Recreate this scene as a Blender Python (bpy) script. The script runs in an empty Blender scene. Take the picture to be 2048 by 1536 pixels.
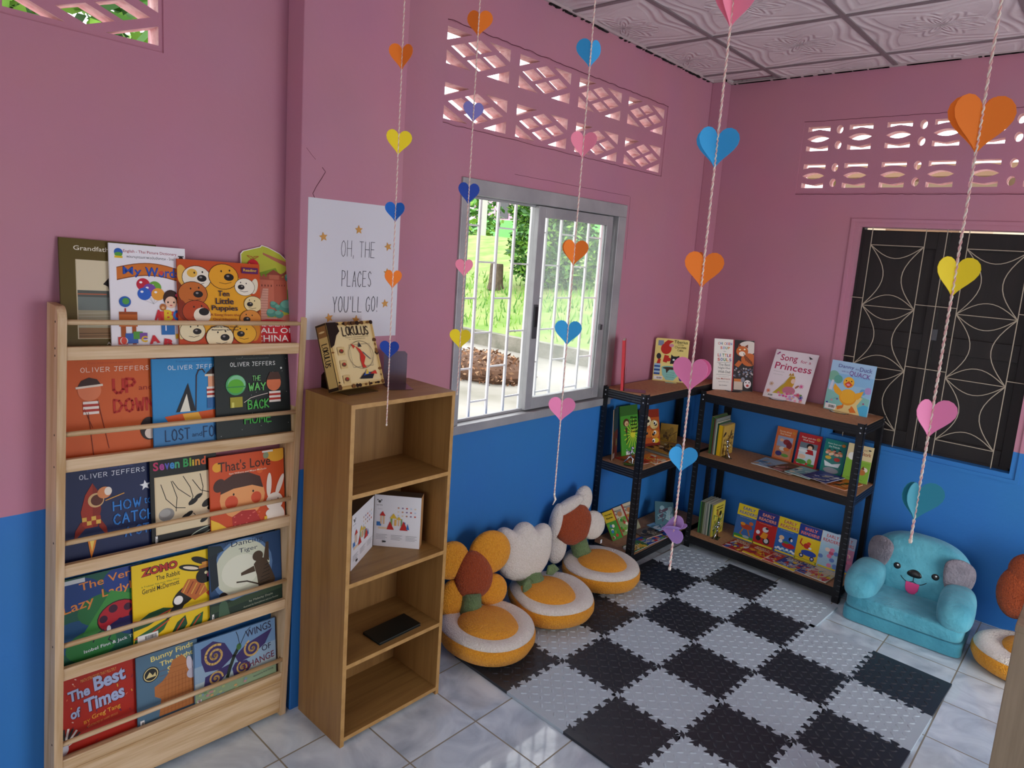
import bpy, bmesh, math, random
from mathutils import Matrix, Vector
from mathutils.geometry import tessellate_polygon

S = bpy.context.scene
COL = S.collection
PI = math.pi

# ------------------------------------------------------------------ camera, world, lights, exposure
cam_d = bpy.data.cameras.new('camera')
cam = bpy.data.objects.new('camera', cam_d)
COL.objects.link(cam)
S.camera = cam
cam_d.sensor_fit = 'HORIZONTAL'
cam_d.sensor_width = 36.0
cam_d.lens = 1364.77 / 2048 * 36.0
cam_d.shift_x = -25.39 / 2048
cam_d.shift_y = -54.56 / 2048
cam_d.clip_start = 0.05
cam_d.clip_end = 300
_R = Matrix.Rotation(0.7249, 4, 'Z') @ Matrix.Rotation(1.4168, 4, 'X') @ Matrix.Rotation(0.0731, 4, 'Z')
cam.matrix_world = Matrix.Translation((2.2216, -4.1963, 1.7621)) @ _R

W = bpy.data.worlds.new('World')
S.world = W
W.use_nodes = True
_nt = W.node_tree
_bg = _nt.nodes['Background']
_tc = _nt.nodes.new('ShaderNodeTexCoord')
_sep = _nt.nodes.new('ShaderNodeSeparateXYZ')
_rmp = _nt.nodes.new('ShaderNodeValToRGB')
_rmp.color_ramp.elements[0].position = 0.45
_rmp.color_ramp.elements[0].color = (0.55, 0.56, 0.52, 1)
_rmp.color_ramp.elements[1].position = 0.62
_rmp.color_ramp.elements[1].color = (0.95, 0.98, 1.0, 1)
_mp = _nt.nodes.new('ShaderNodeMapRange')
_mp.inputs['From Min'].default_value = -1
_mp.inputs['From Max'].default_value = 1
_nt.links.new(_tc.outputs['Generated'], _sep.inputs[0])
_nt.links.new(_sep.outputs['Z'], _mp.inputs['Value'])
_nt.links.new(_mp.outputs[0], _rmp.inputs[0])
_nt.links.new(_rmp.outputs[0], _bg.inputs[0])
_bg.inputs[1].default_value = 3.6


def area_light(name, loc, rot, sx, sy, power, color=(1, 1, 1)):
    d = bpy.data.lights.new(name, 'AREA')
    d.shape = 'RECTANGLE'
    d.size, d.size_y = sx, sy
    d.energy = power
    d.color = color
    o = bpy.data.objects.new(name, d)
    COL.objects.link(o)
    o.location = loc
    o.rotation_euler = rot
    return o


# daylight entering by the doorway in the right-hand wall and by the openings behind the camera
area_light('doorway_daylight', (4.2, -1.75, 0.95), (0, math.radians(90), 0), 1.7, 1.8, 42, (0.95, 0.98, 1.0))
area_light('rear_daylight', (2.3, -6.85, 1.55), (math.radians(90), 0, 0), 2.6, 1.7, 9, (1.0, 0.98, 0.95))

S.view_settings.view_transform = 'Standard'
S.view_settings.look = 'None'
S.view_settings.gamma = 1.0
S.view_settings.use_curve_mapping = False
S.view_settings.exposure = 0.0
S.cycles.use_denoising = True
S.cycles.max_bounces = 10
S.cycles.diffuse_bounces = 6
S.cycles.sample_clamp_indirect = 8


# ------------------------------------------------------------------ materials
def lin(h):
    h = h.lstrip('#')
    r = []
    for i in (0, 2, 4):
        c = int(h[i:i + 2], 16) / 255
        r.append(c / 12.92 if c <= 0.04045 else ((c + 0.055) / 1.055) ** 2.4)
    return (r[0], r[1], r[2], 1.0)


_MATS = {}


def mat(name, color=None, rough=0.6, metal=0.0, noise=None, bump=None, sheen=0.0, spec=None, coat=0.0, trans=0.0, alpha=None, ior=None):
    """plain principled material; noise=(scale, colour2, detail[, stretch]) mottles the colour, bump=(scale, strength, dist)"""
    if name in _MATS:
        return _MATS[name]
    m = bpy.data.materials.new(name)
    m.use_nodes = True
    nt = m.node_tree
    b = nt.nodes['Principled BSDF']
    c = lin(color) if isinstance(color, str) else tuple(color) + ((1.0,) if len(color) == 3 else ())
    b.inputs['Base Color'].default_value = c
    b.inputs['Roughness'].default_value = rough
    b.inputs['Metallic'].default_value = metal
    if spec is not None:
        b.inputs['Specular IOR Level'].default_value = spec
    if sheen:
        b.inputs['Sheen Weight'].default_value = sheen
        b.inputs['Sheen Roughness'].default_value = 0.5
    if coat:
        b.inputs['Coat Weight'].default_value = coat
        b.inputs['Coat Roughness'].default_value = 0.12
    if trans:
        b.inputs['Transmission Weight'].default_value = trans
    if ior:
        b.inputs['IOR'].default_value = ior
    if noise or bump:
        tc = nt.nodes.new('ShaderNodeTexCoord')
    if noise:
        mp = nt.nodes.new('ShaderNodeMapping')
        if len(noise) > 3:
            mp.inputs['Scale'].default_value = noise[3]
        nz = nt.nodes.new('ShaderNodeTexNoise')
        nz.inputs['Scale'].default_value = noise[0]
        nz.inputs['Detail'].default_value = noise[2]
        rp = nt.nodes.new('ShaderNodeValToRGB')
        rp.color_ramp.elements[0].position = 0.35
        rp.color_ramp.elements[1].position = 0.68
        rp.color_ramp.elements[0].color = c
        rp.color_ramp.elements[1].color = lin(noise[1])
        nt.links.new(tc.outputs['Object'], mp.inputs[0])
        nt.links.new(mp.outputs[0], nz.inputs['Vector'])
        nt.links.new(nz.outputs['Fac'], rp.inputs[0])
        nt.links.new(rp.outputs[0], b.inputs['Base Color'])
    if bump:
        nb = nt.nodes.new('ShaderNodeTexNoise')
        nb.inputs['Scale'].default_value = bump[0]
        nb.inputs['Detail'].default_value = 4
        bp = nt.nodes.new('ShaderNodeBump')
        bp.inputs['Strength'].default_value = bump[1]
        bp.inputs['Distance'].default_value = bump[2]
        nt.links.new(tc.outputs['Object'], nb.inputs['Vector'])
        nt.links.new(nb.outputs['Fac'], bp.inputs['Height'])
        nt.links.new(bp.outputs[0], b.inputs['Normal'])
    _MATS[name] = m
    return m


def wood(name, c1, c2, axis, scale=14, rough=0.5, fine=0.5):
    """wood grain running along the given object axis"""
    if name in _MATS:
        return _MATS[name]
    m = mat(name, c1, rough)
    nt = m.node_tree
    b = nt.nodes['Principled BSDF']
    tc = nt.nodes.new('ShaderNodeTexCoord')
    mp = nt.nodes.new('ShaderNodeMapping')
    sc = [scale] * 3
    sc['xyz'.index(axis)] = scale * 0.06
    mp.inputs['Scale'].default_value = sc
    n1 = nt.nodes.new('ShaderNodeTexNoise')
    n1.inputs['Scale'].default_value = 1.0
    n1.inputs['Detail'].default_value = 6
    n1.inputs['Distortion'].default_value = 1.2
    n2 = nt.nodes.new('ShaderNodeTexNoise')
    n2.inputs['Scale'].default_value = 6.0
    n2.inputs['Detail'].default_value = 3
    mx = nt.nodes.new('ShaderNodeMath')
    mx.operation = 'MULTIPLY_ADD'
    mx.inputs[1].default_value = fine
    rp = nt.nodes.new('ShaderNodeValToRGB')
    rp.color_ramp.elements[0].position = 0.55
    rp.color_ramp.elements[1].position = 0.95
    rp.color_ramp.elements[0].color = lin(c1)
    rp.color_ramp.elements[1].color = lin(c2)
    L = nt.links.new
    L(tc.outputs['Object'], mp.inputs[0])
    L(mp.outputs[0], n1.inputs['Vector'])
    L(mp.outputs[0], n2.inputs['Vector'])
    L(n2.outputs['Fac'], mx.inputs[0])
    L(n1.outputs['Fac'], mx.inputs[2])
    L(mx.outputs[0], rp.inputs[0])
    L(rp.outputs[0], b.inputs['Base Color'])
    return m


def M_print():
    """printed paper: the ink is the colour attribute of each face"""
    if 'printed_paper' in _MATS:
        return _MATS['printed_paper']
    m = mat('printed_paper', '#ffffff', 0.45, spec=0.22)
    nt = m.node_tree
    a = nt.nodes.new('ShaderNodeAttribute')
    a.attribute_name = 'ink'
    nt.links.new(a.outputs['Color'], nt.nodes['Principled BSDF'].inputs['Base Color'])
    return m


def wall_material(name, pink, blue, split):
    """painted plaster: pink above, blue below the given height (world z)"""
    m = mat(name, pink, 0.62)
    nt = m.node_tree
    b = nt.nodes['Principled BSDF']
    L = nt.links.new
    g = nt.nodes.new('ShaderNodeNewGeometry')
    sp = nt.nodes.new('ShaderNodeSeparateXYZ')
    L(g.outputs['Position'], sp.inputs[0])
    nz = nt.nodes.new('ShaderNodeTexNoise')
    nz.inputs['Scale'].default_value = 2.5
    nz.inputs['Detail'].default_value = 5
    L(g.outputs['Position'], nz.inputs['Vector'])
    def ramp(c):
        r = nt.nodes.new('ShaderNodeMixRGB')
        r.blend_type = 'MULTIPLY'
        r.inputs[0].default_value = 0.22
        r.inputs[1].default_value = lin(c)
        L(nz.outputs['Color'], r.inputs[2])
        return r
    rp, rb = ramp(pink), ramp(blue)
    n2 = nt.nodes.new('ShaderNodeTexNoise')
    n2.inputs['Scale'].default_value = 9
    L(g.outputs['Position'], n2.inputs['Vector'])
    ma = nt.nodes.new('ShaderNodeMath')
    ma.operation = 'MULTIPLY_ADD'
    ma.inputs[1].default_value = 0.006
    L(n2.outputs['Fac'], ma.inputs[0])
    L(sp.outputs['Z'], ma.inputs[2])
    gt = nt.nodes.new('ShaderNodeMath')
    gt.operation = 'GREATER_THAN'
    gt.inputs[1].default_value = split
    L(ma.outputs[0], gt.inputs[0])
    mx = nt.nodes.new('ShaderNodeMixRGB')
    L(gt.outputs[0], mx.inputs[0])
    L(rb.outputs[0], mx.inputs[1])
    L(rp.outputs[0], mx.inputs[2])
    L(mx.outputs[0], b.inputs['Base Color'])
    nb = nt.nodes.new('ShaderNodeTexNoise')
    nb.inputs['Scale'].default_value = 38
    nb.inputs['Detail'].default_value = 6
    L(g.outputs['Position'], nb.inputs['Vector'])
    bp = nt.nodes.new('ShaderNodeBump')
    bp.inputs['Strength'].default_value = 0.16
    bp.inputs['Distance'].default_value = 0.006
    L(nb.outputs['Fac'], bp.inputs['Height'])
    L(bp.outputs[0], b.inputs['Normal'])
    return m


def floor_material():
    m = mat('glazed_floor_tiles', '#c9ced6', 0.07)
    nt = m.node_tree
    b = nt.nodes['Principled BSDF']
    L = nt.links.new
    g = nt.nodes.new('ShaderNodeNewGeometry')
    sp = nt.nodes.new('ShaderNodeSeparateXYZ')
    L(g.outputs['Position'], sp.inputs[0])
    def math_(op, a, v=None, c=None):
        n = nt.nodes.new('ShaderNodeMath')
        n.operation = op
        for i, q in enumerate((a, v, c)):
            if q is None:
                continue
            if isinstance(q, (int, float)):
                n.inputs[i].default_value = q
            else:
                L(q, n.inputs[i])
        return n.outputs[0]
    size = 0.3116
    es = []
    ids = []
    for ax, off in (('X', 0.6143), ('Y', -2.5081)):
        q = math_('DIVIDE', math_('SUBTRACT', sp.outputs[ax], off), size)
        fr = math_('FRACT', math_('ADD', q, 100.0))
        es.append(math_('ABSOLUTE', math_('SUBTRACT', fr, 0.5)))
        ids.append(math_('FLOOR', math_('ADD', q, 100.0)))
    edge = math_('MAXIMUM', es[0], es[1])
    gr = math_('GREATER_THAN', edge, 0.5 - 0.0028 / size)
    cb = nt.nodes.new('ShaderNodeCombineXYZ')
    L(ids[0], cb.inputs[0])
    L(ids[1], cb.inputs[1])
    wn = nt.nodes.new('ShaderNodeTexWhiteNoise')
    L(cb.outputs[0], wn.inputs['Vector'])
    ad = nt.nodes.new('ShaderNodeVectorMath')
    ad.operation = 'MULTIPLY_ADD'
    L(wn.outputs['Color'], ad.inputs[0])
    ad.inputs[1].default_value = (7, 7, 7)
    L(g.outputs['Position'], ad.inputs[2])
    nz = nt.nodes.new('ShaderNodeTexNoise')
    nz.inputs['Scale'].default_value = 5
    nz.inputs['Detail'].default_value = 7
    nz.inputs['Distortion'].default_value = 1.6
    L(ad.outputs[0], nz.inputs['Vector'])
    rp = nt.nodes.new('ShaderNodeValToRGB')
    rp.color_ramp.elements[0].position = 0.3
    rp.color_ramp.elements[0].color = lin('#b0c0cc')
    rp.color_ramp.elements[1].position = 0.66
    rp.color_ramp.elements[1].color = lin('#deecf3')
    L(nz.outputs['Fac'], rp.inputs[0])
    mx = nt.nodes.new('ShaderNodeMixRGB')
    L(gr, mx.inputs[0])
    L(rp.outputs[0], mx.inputs[1])
    mx.inputs[2].default_value = lin('#8f8a78')
    L(mx.outputs[0], b.inputs['Base Color'])
    L(math_('MULTIPLY_ADD', gr, 0.5, 0.045), b.inputs['Roughness'])
    n2 = nt.nodes.new('ShaderNodeTexNoise')
    n2.inputs['Scale'].default_value = 14
    L(g.outputs['Position'], n2.inputs['Vector'])
    hh = math_('SUBTRACT', math_('MULTIPLY', n2.outputs['Fac'], 0.25), gr)
    bp = nt.nodes.new('ShaderNodeBump')
    bp.inputs['Strength'].default_value = 0.35
    bp.inputs['Distance'].default_value = 0.0015
    L(hh, bp.inputs['Height'])
    L(bp.outputs[0], b.inputs['Normal'])
    return m


def ceiling_material():
    """embossed plaster panels: rosette and frame relief repeated in every grid cell"""
    m = mat('embossed_ceiling_panel', '#ded2d3', 0.55, noise=(3.0, '#cdbfc1', 5))
    nt = m.node_tree
    b = nt.nodes['Principled BSDF']
    L = nt.links.new
    g = nt.nodes.new('ShaderNodeNewGeometry')
    sp = nt.nodes.new('ShaderNodeSeparateXYZ')
    L(g.outputs['Position'], sp.inputs[0])
    def F(op, a, v=None, c=None):
        n = nt.nodes.new('ShaderNodeMath')
        n.operation = op
        for i, q in enumerate((a, v, c)):
            if q is None:
                continue
            if isinstance(q, (int, float)):
                n.inputs[i].default_value = q
            else:
                L(q, n.inputs[i])
        return n.outputs[0]
    u = F('SUBTRACT', F('FRACT', F('ADD', F('DIVIDE', F('SUBTRACT', sp.outputs['X'], 0.396), 0.6418), 50.0)), 0.5)
    v = F('SUBTRACT', F('FRACT', F('ADD', F('DIVIDE', F('SUBTRACT', sp.outputs['Y'], -0.2286), 0.6506), 50.0)), 0.5)
    r = F('SQRT', F('ADD', F('MULTIPLY', u, u), F('MULTIPLY', v, v)))
    th = F('ARCTAN2', v, u)
    pet = F('MULTIPLY', F('SINE', F('MULTIPLY', th, 8.0)), 0.05)
    ring = F('SINE', F('MULTIPLY', F('ADD', r, pet), 75.0))
    inner = F('LESS_THAN', r, 0.27)
    rose = F('MULTIPLY', ring, inner)
    # wavy frame lines
    sq = F('MAXIMUM', F('ABSOLUTE', u), F('ABSOLUTE', v))
    cr = F('ADD', sq, F('MULTIPLY', F('COSINE', F('MULTIPLY', th, 4.0)), 0.045))
    fr = F('POWER', F('ABSOLUTE', F('SINE', F('MULTIPLY', cr, 38.0))), 3.0)
    band = F('MULTIPLY', fr, F('GREATER_THAN', cr, 0.3))
    nz = nt.nodes.new('ShaderNodeTexNoise')
    nz.inputs['Scale'].default_value = 26
    nz.inputs['Detail'].default_value = 3
    L(g.outputs['Position'], nz.inputs['Vector'])
    h = F('ADD', F('MULTIPLY', rose, 0.5), F('ADD', band, F('MULTIPLY', nz.outputs['Fac'], 0.6)))
    bp = nt.nodes.new('ShaderNodeBump')
    bp.inputs['Strength'].default_value = 0.9
    bp.inputs['Distance'].default_value = 0.0045
    L(h, bp.inputs['Height'])
    L(bp.outputs[0], b.inputs['Normal'])
    return m


# ------------------------------------------------------------------ mesh builder
I4 = Matrix.Identity(4)


class MB:
    def __init__(self):
        self.v, self.f, self.mi, self.c, self.mats = [], [], [], [], []

    def _m(self, m):
        if m not in self.mats:
            self.mats.append(m)
        return self.mats.index(m)

    def add(self, vs, fs, m, M=None, col=None):
        o = len(self.v)
        k = self._m(m)
        if M is not None:
            vs = [M @ Vector(p) for p in vs]
        self.v.extend([tuple(p) for p in vs])
        for f in fs:
            self.f.append([i + o for i in f])
            self.mi.append(k)
            self.c.append(col or (1, 1, 1, 1))

    def box(self, lo, hi, m, M=None, col=None):
        (a, b, c), (d, e, f) = lo, hi
        vs = [(a, b, c), (d, b, c), (d, e, c), (a, e, c), (a, b, f), (d, b, f), (d, e, f), (a, e, f)]
        self.add(vs, [(0, 3, 2, 1), (4, 5, 6, 7), (0, 1, 5, 4), (1, 2, 6, 5), (2, 3, 7, 6), (3, 0, 4, 7)], m, M, col)

    def prism(self, pts, z0, z1, m, M=None, col=None):
        """polygon in xy (counter-clockwise) extruded from z0 to z1"""
        n = len(pts)
        vs = [(p[0], p[1], z0) for p in pts] + [(p[0], p[1], z1) for p in pts]
        fs = [tuple(range(n - 1, -1, -1)), tuple(range(n, 2 * n))]
        fs += [(i, (i + 1) % n, n + (i + 1) % n, n + i) for i in range(n)]
        self.add(vs, fs, m, M, col)

    def plate(self, outer, holes, z0, z1, m, M=None, mside=None):
        """polygon with holes extruded from z0 to z1"""
        loops = [outer] + holes
        flat = [p for l in loops for p in l]
        tris = tessellate_polygon([[Vector((p[0], p[1], 0)) for p in l] for l in loops])
        n = len(flat)
        vs = [(p[0], p[1], z0) for p in flat] + [(p[0], p[1], z1) for p in flat]
        fs = []
        for t in tris:
            a, b, c = t
            A, B, C_ = flat[a], flat[b], flat[c]
            if (B[0] - A[0]) * (C_[1] - A[1]) - (B[1] - A[1]) * (C_[0] - A[0]) < 0:
                b, c = c, b
            fs.append((c, b, a))
            fs.append((a + n, b + n, c + n))
        nf = len(fs)
        o = 0
        for li, l in enumerate(loops):
            k = len(l)
            ar = sum(l[i][0] * l[(i + 1) % k][1] - l[(i + 1) % k][0] * l[i][1] for i in range(k))
            ccw = (ar > 0) == (li == 0)
            for i in range(k):
                a, b = o + i, o + (i + 1) % k
                fs.append((a, b, b + n, a + n) if ccw else (b, a, a + n, b + n))
            o += k
        b0 = len(self.f)
        self.add(vs, fs, m, M)
        if mside is not None:
            ks = self._m(mside)
            for i in range(b0 + nf, len(self.f)):
                self.mi[i] = ks

    def tube(self, pts, r, m, M=None, n=8, caps=True, col=None):
        pts = [Vector(p) for p in pts]
        k = len(pts)
        rs = r if isinstance(r, (list, tuple)) else [r] * k
        vs, fs = [], []
        up = None
        for i, p in enumerate(pts):
            t = (pts[min(i + 1, k - 1)] - pts[max(i - 1, 0)]).normalized()
            if up is None:
                up = Vector((0, 0, 1)) if abs(t.z) < 0.9 else Vector((1, 0, 0))
            up = (up - t * up.dot(t)).normalized()
            s = t.cross(up)
            for j in range(n):
                a = 2 * PI * j / n
                vs.append(p + (up * math.cos(a) + s * math.sin(a)) * rs[i])
        for i in range(k - 1):
            for j in range(n):
                a, b = i * n + j, i * n + (j + 1) % n
                fs.append((a, a + n, b + n, b))
        if caps:
            fs.append(tuple(range(n)))
            fs.append(tuple(range((k - 1) * n + n - 1, (k - 1) * n - 1, -1)))
        self.add(vs, fs, m, M, col)

    def lathe(self, prof, m, M=None, n=32, rad=None):
        """profile of (r, z) turned about z; rad(angle) scales the radius"""
        vs, fs = [], []
        for (r, z) in prof:
            for j in range(n):
                a = 2 * PI * j / n
                k = rad(a) if rad else 1
                vs.append((r * k * math.cos(a), r * k * math.sin(a), z))
        for i in range(len(prof) - 1):
            for j in range(n):
                a, b = i * n + j, i * n + (j + 1) % n
                fs.append((a, b, b + n, a + n))
        if prof[0][0] > 1e-6:
            fs.append(tuple(range(n - 1, -1, -1)))
        if prof[-1][0] > 1e-6:
            o = (len(prof) - 1) * n
            fs.append(tuple(range(o, o + n)))
        self.add(vs, fs, m, M)

    def squad(self, c, s, e, m, M=None, nu=28, nv=18, warp=None):
        """superquadric block: e=1 is an ellipsoid, e->0 a box"""
        def q(w):
            return math.copysign(abs(w) ** e, w)
        vs, fs = [], []
        for i in range(nv + 1):
            ph = -PI / 2 + PI * i / nv
            for j in range(nu):
                th = 2 * PI * j / nu
                p = Vector((s[0] * q(math.cos(ph)) * q(math.cos(th)), s[1] * q(math.cos(ph)) * q(math.sin(th)), s[2] * q(math.sin(ph))))
                if warp:
                    p = warp(p)
                vs.append(p + Vector(c))
        for i in range(nv):
            for j in range(nu):
                a, b = i * nu + j, i * nu + (j + 1) % nu
                fs.append((a, b, b + nu, a + nu))
        self.add(vs, fs, m, M)

    def puff(self, outline, T, m, M=None, rings=7, back=1.0, p=2.0, cen=None, z0=0.0):
        """stuffed shape: a flat outline (ccw, star-shaped about its centre) swelling to thickness T in front"""
        n = len(outline)
        cx, cy = cen or (sum(q[0] for q in outline) / n, sum(q[1] for q in outline) / n)
        vs, fs = [], []
        def ring(s, z):
            o = len(vs)
            for x, y in outline:
                vs.append((cx + (x - cx) * s, cy + (y - cy) * s, z0 + z))
            return o
        sc = [math.cos(PI / 2 * i / rings) for i in range(rings)]
        up = [ring(s, T * (1 - s ** p) ** (1 / p)) for s in [math.sin(PI / 2 * (rings - i) / rings) for i in range(rings)]]
        vs.append((cx, cy, z0 + T))
        top = len(vs) - 1
        dn = [up[0]] + [ring(s, -T * back * (1 - s ** p) ** (1 / p)) for s in [math.sin(PI / 2 * (rings - i) / rings) for i in range(1, rings)]]
        vs.append((cx, cy, z0 - T * back))
        bot = len(vs) - 1
        for a, b in zip(up[:-1], up[1:]):
            fs += [(a + j, a + (j + 1) % n, b + (j + 1) % n, b + j) for j in range(n)]
        fs += [(up[-1] + j, up[-1] + (j + 1) % n, top) for j in range(n)]
        for a, b in zip(dn[:-1], dn[1:]):
            fs += [(a + (j + 1) % n, a + j, b + j, b + (j + 1) % n) for j in range(n)]
        fs += [(dn[-1] + (j + 1) % n, dn[-1] + j, bot) for j in range(n)]
        self.add(vs, fs, m, M)

    def build(self, name, parent=None, M=None, smooth=False, bevel=0.0):
        me = bpy.data.meshes.new(name)
        me.from_pydata(self.v, [], self.f)
        for m in self.mats:
            me.materials.append(m)
        me.polygons.foreach_set('material_index', self.mi)
        if any(c != (1, 1, 1, 1) for c in self.c) or _MATS.get('printed_paper') in self.mats:
            at = me.color_attributes.new('ink', 'FLOAT_COLOR', 'CORNER')
            buf = []
            for f, c in zip(self.f, self.c):
                buf.extend(c * len(f))
            at.data.foreach_set('color', buf)
        if smooth:
            me.polygons.foreach_set('use_smooth', [True] * len(me.polygons))
        me.update()
        o = bpy.data.objects.new(name, me)
        COL.objects.link(o)
        if parent is not None:
            o.parent = parent
        if M is not None:
            o.matrix_local = M
        if bevel:
            bv = o.modifiers.new('bevel', 'BEVEL')
            bv.width = bevel
            bv.segments = 2
            bv.limit_method = 'ANGLE'
            bv.angle_limit = math.radians(40)
        return o


def tag(o, label=None, cat=None, group=None, kind=None):
    if label:
        o['label'] = label
    if cat:
        o['category'] = cat
    if group:
        o['group'] = group
    if kind:
        o['kind'] = kind
    return o


def empty(name, M, label=None, cat=None, group=None, kind=None):
    o = bpy.data.objects.new(name, None)
    COL.objects.link(o)
    o.empty_display_size = 0.05
    o.matrix_world = M
    return tag(o, label, cat, group, kind)


def T(x, y, z):
    return Matrix.Translation((x, y, z))


def Rz(d):
    return Matrix.Rotation(math.radians(d), 4, 'Z')


def Rx(d):
    return Matrix.Rotation(math.radians(d), 4, 'X')


def Ry(d):
    return Matrix.Rotation(math.radians(d), 4, 'Y')


def basis(pos, right, up):
    """local x = right, y = up, z = out of the front"""
    r = Vector(right).normalized()
    u = Vector(up)
    u = (u - r * u.dot(r)).normalized()
    n = r.cross(u)
    return Matrix(((r.x, u.x, n.x, pos[0]), (r.y, u.y, n.y, pos[1]), (r.z, u.z, n.z, pos[2]), (0, 0, 0, 1)))


# ------------------------------------------------------------------ lettering and printed art
_TX = {}


def text_shape(s, bold=0.0):
    """outline letters as triangles scaled to the unit square"""
    k = (s, bold)
    if k in _TX:
        return _TX[k]
    cu = bpy.data.curves.new('t', 'FONT')
    cu.body = s
    cu.offset = bold
    cu.resolution_u = 3
    cu.align_x = 'LEFT'
    ob = bpy.data.objects.new('t', cu)
    COL.objects.link(ob)
    dg = bpy.context.evaluated_depsgraph_get()
    me = bpy.data.meshes.new_from_object(ob.evaluated_get(dg))
    vs = [(v.co.x, v.co.y) for v in me.vertices]
    fs = [tuple(p.vertices) for p in me.polygons]
    bpy.data.objects.remove(ob)
    bpy.data.curves.remove(cu)
    bpy.data.meshes.remove(me)
    if not vs:
        vs, fs = [(0, 0), (1, 0), (1, 1)], []
    x0, x1 = min(v[0] for v in vs), max(v[0] for v in vs)
    y0, y1 = min(v[1] for v in vs), max(v[1] for v in vs)
    vs = [((x - x0) / max(x1 - x0, 1e-6), (y - y0) / max(y1 - y0, 1e-6)) for x, y in vs]
    _TX[k] = (vs, fs)
    return _TX[k]


# pen strokes of hand-drawn capitals on a 1 x 1 box
PEN = {
    'A': [[(0, 0), (.5, 1), (1, 0)], [(.2, .38), (.8, .38)]], 'B': [[(0, 0), (0, 1), (.7, .95), (.8, .75), (.6, .55), (0, .52)], [(.6, .52), (.95, .35), (.8, .06), (0, 0)]],
    'C': [[(.95, .8), (.6, 1), (.2, .85), (0, .5), (.2, .12), (.6, 0), (.95, .18)]], 'D': [[(0, 0), (0, 1), (.6, .9), (1, .5), (.6, .08), (0, 0)]],
    'E': [[(.9, 1), (0, 1), (0, 0), (.9, 0)], [(0, .52), (.75, .52)]], 'F': [[(.9, 1), (0, 1), (0, 0)], [(0, .52), (.75, .52)]],
    'G': [[(.95, .8), (.6, 1), (.2, .85), (0, .5), (.2, .1), (.6, 0), (.95, .2), (.95, .45), (.6, .45)]], 'H': [[(0, 0), (0, 1)], [(1, 0), (1, 1)], [(0, .5), (1, .5)]],
    'I': [[(.5, 0), (.5, 1)]], 'J': [[(.1, 1), (1, 1)], [(.65, 1), (.65, .2), (.4, 0), (.1, .12)]], 'K': [[(0, 0), (0, 1)], [(.9, 1), (0, .45), (.95, 0)]],
    'L': [[(0, 1), (0, 0), (.9, 0)]], 'M': [[(0, 0), (.1, 1), (.5, .35), (.9, 1), (1, 0)]], 'N': [[(0, 0), (0, 1), (1, 0), (1, 1)]],
    'O': [[(.5, 1), (.15, .85), (0, .5), (.15, .12), (.5, 0), (.85, .12), (1, .5), (.85, .85), (.5, 1)]], 'P': [[(0, 0), (0, 1), (.7, .95), (.9, .72), (.6, .48), (0, .45)]],
    'R': [[(0, 0), (0, 1), (.7, .95), (.9, .72), (.6, .5), (0, .48)], [(.4, .48), (.95, 0)]], 'S': [[(.9, .85), (.5, 1), (.1, .82), (.3, .56), (.75, .42), (.9, .18), (.5, 0), (.05, .14)]],
    'T': [[(0, 1), (1, 1)], [(.5, 1), (.5, 0)]], 'U': [[(0, 1), (0, .25), (.3, 0), (.7, 0), (1, .25), (1, 1)]], 'V': [[(0, 1), (.5, 0), (1, 1)]],
    'W': [[(0, 1), (.25, 0), (.5, .7), (.75, 0), (1, 1)]], 'X': [[(0, 0), (1, 1)], [(0, 1), (1, 0)]], 'Y': [[(0, 1), (.5, .5), (1, 1)], [(.5, .5), (.5, 0)]], 'Z': [[(0, 1), (1, 1), (0, 0), (1, 0)]],
    'Q': [[(.5, 1), (0, .5), (.5, 0), (1, .5), (.5, 1)], [(.6, .3), (1, 0)]],
    "'": [[(.5, 1), (.4, .8)]], '!': [[(.5, 1), (.42, .28)], [(.4, .06), (.44, 0)]], ',': [[(.2, .08), (.05, -.12)]], '.': [[(.3, .04), (.34, 0)]],
}


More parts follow.
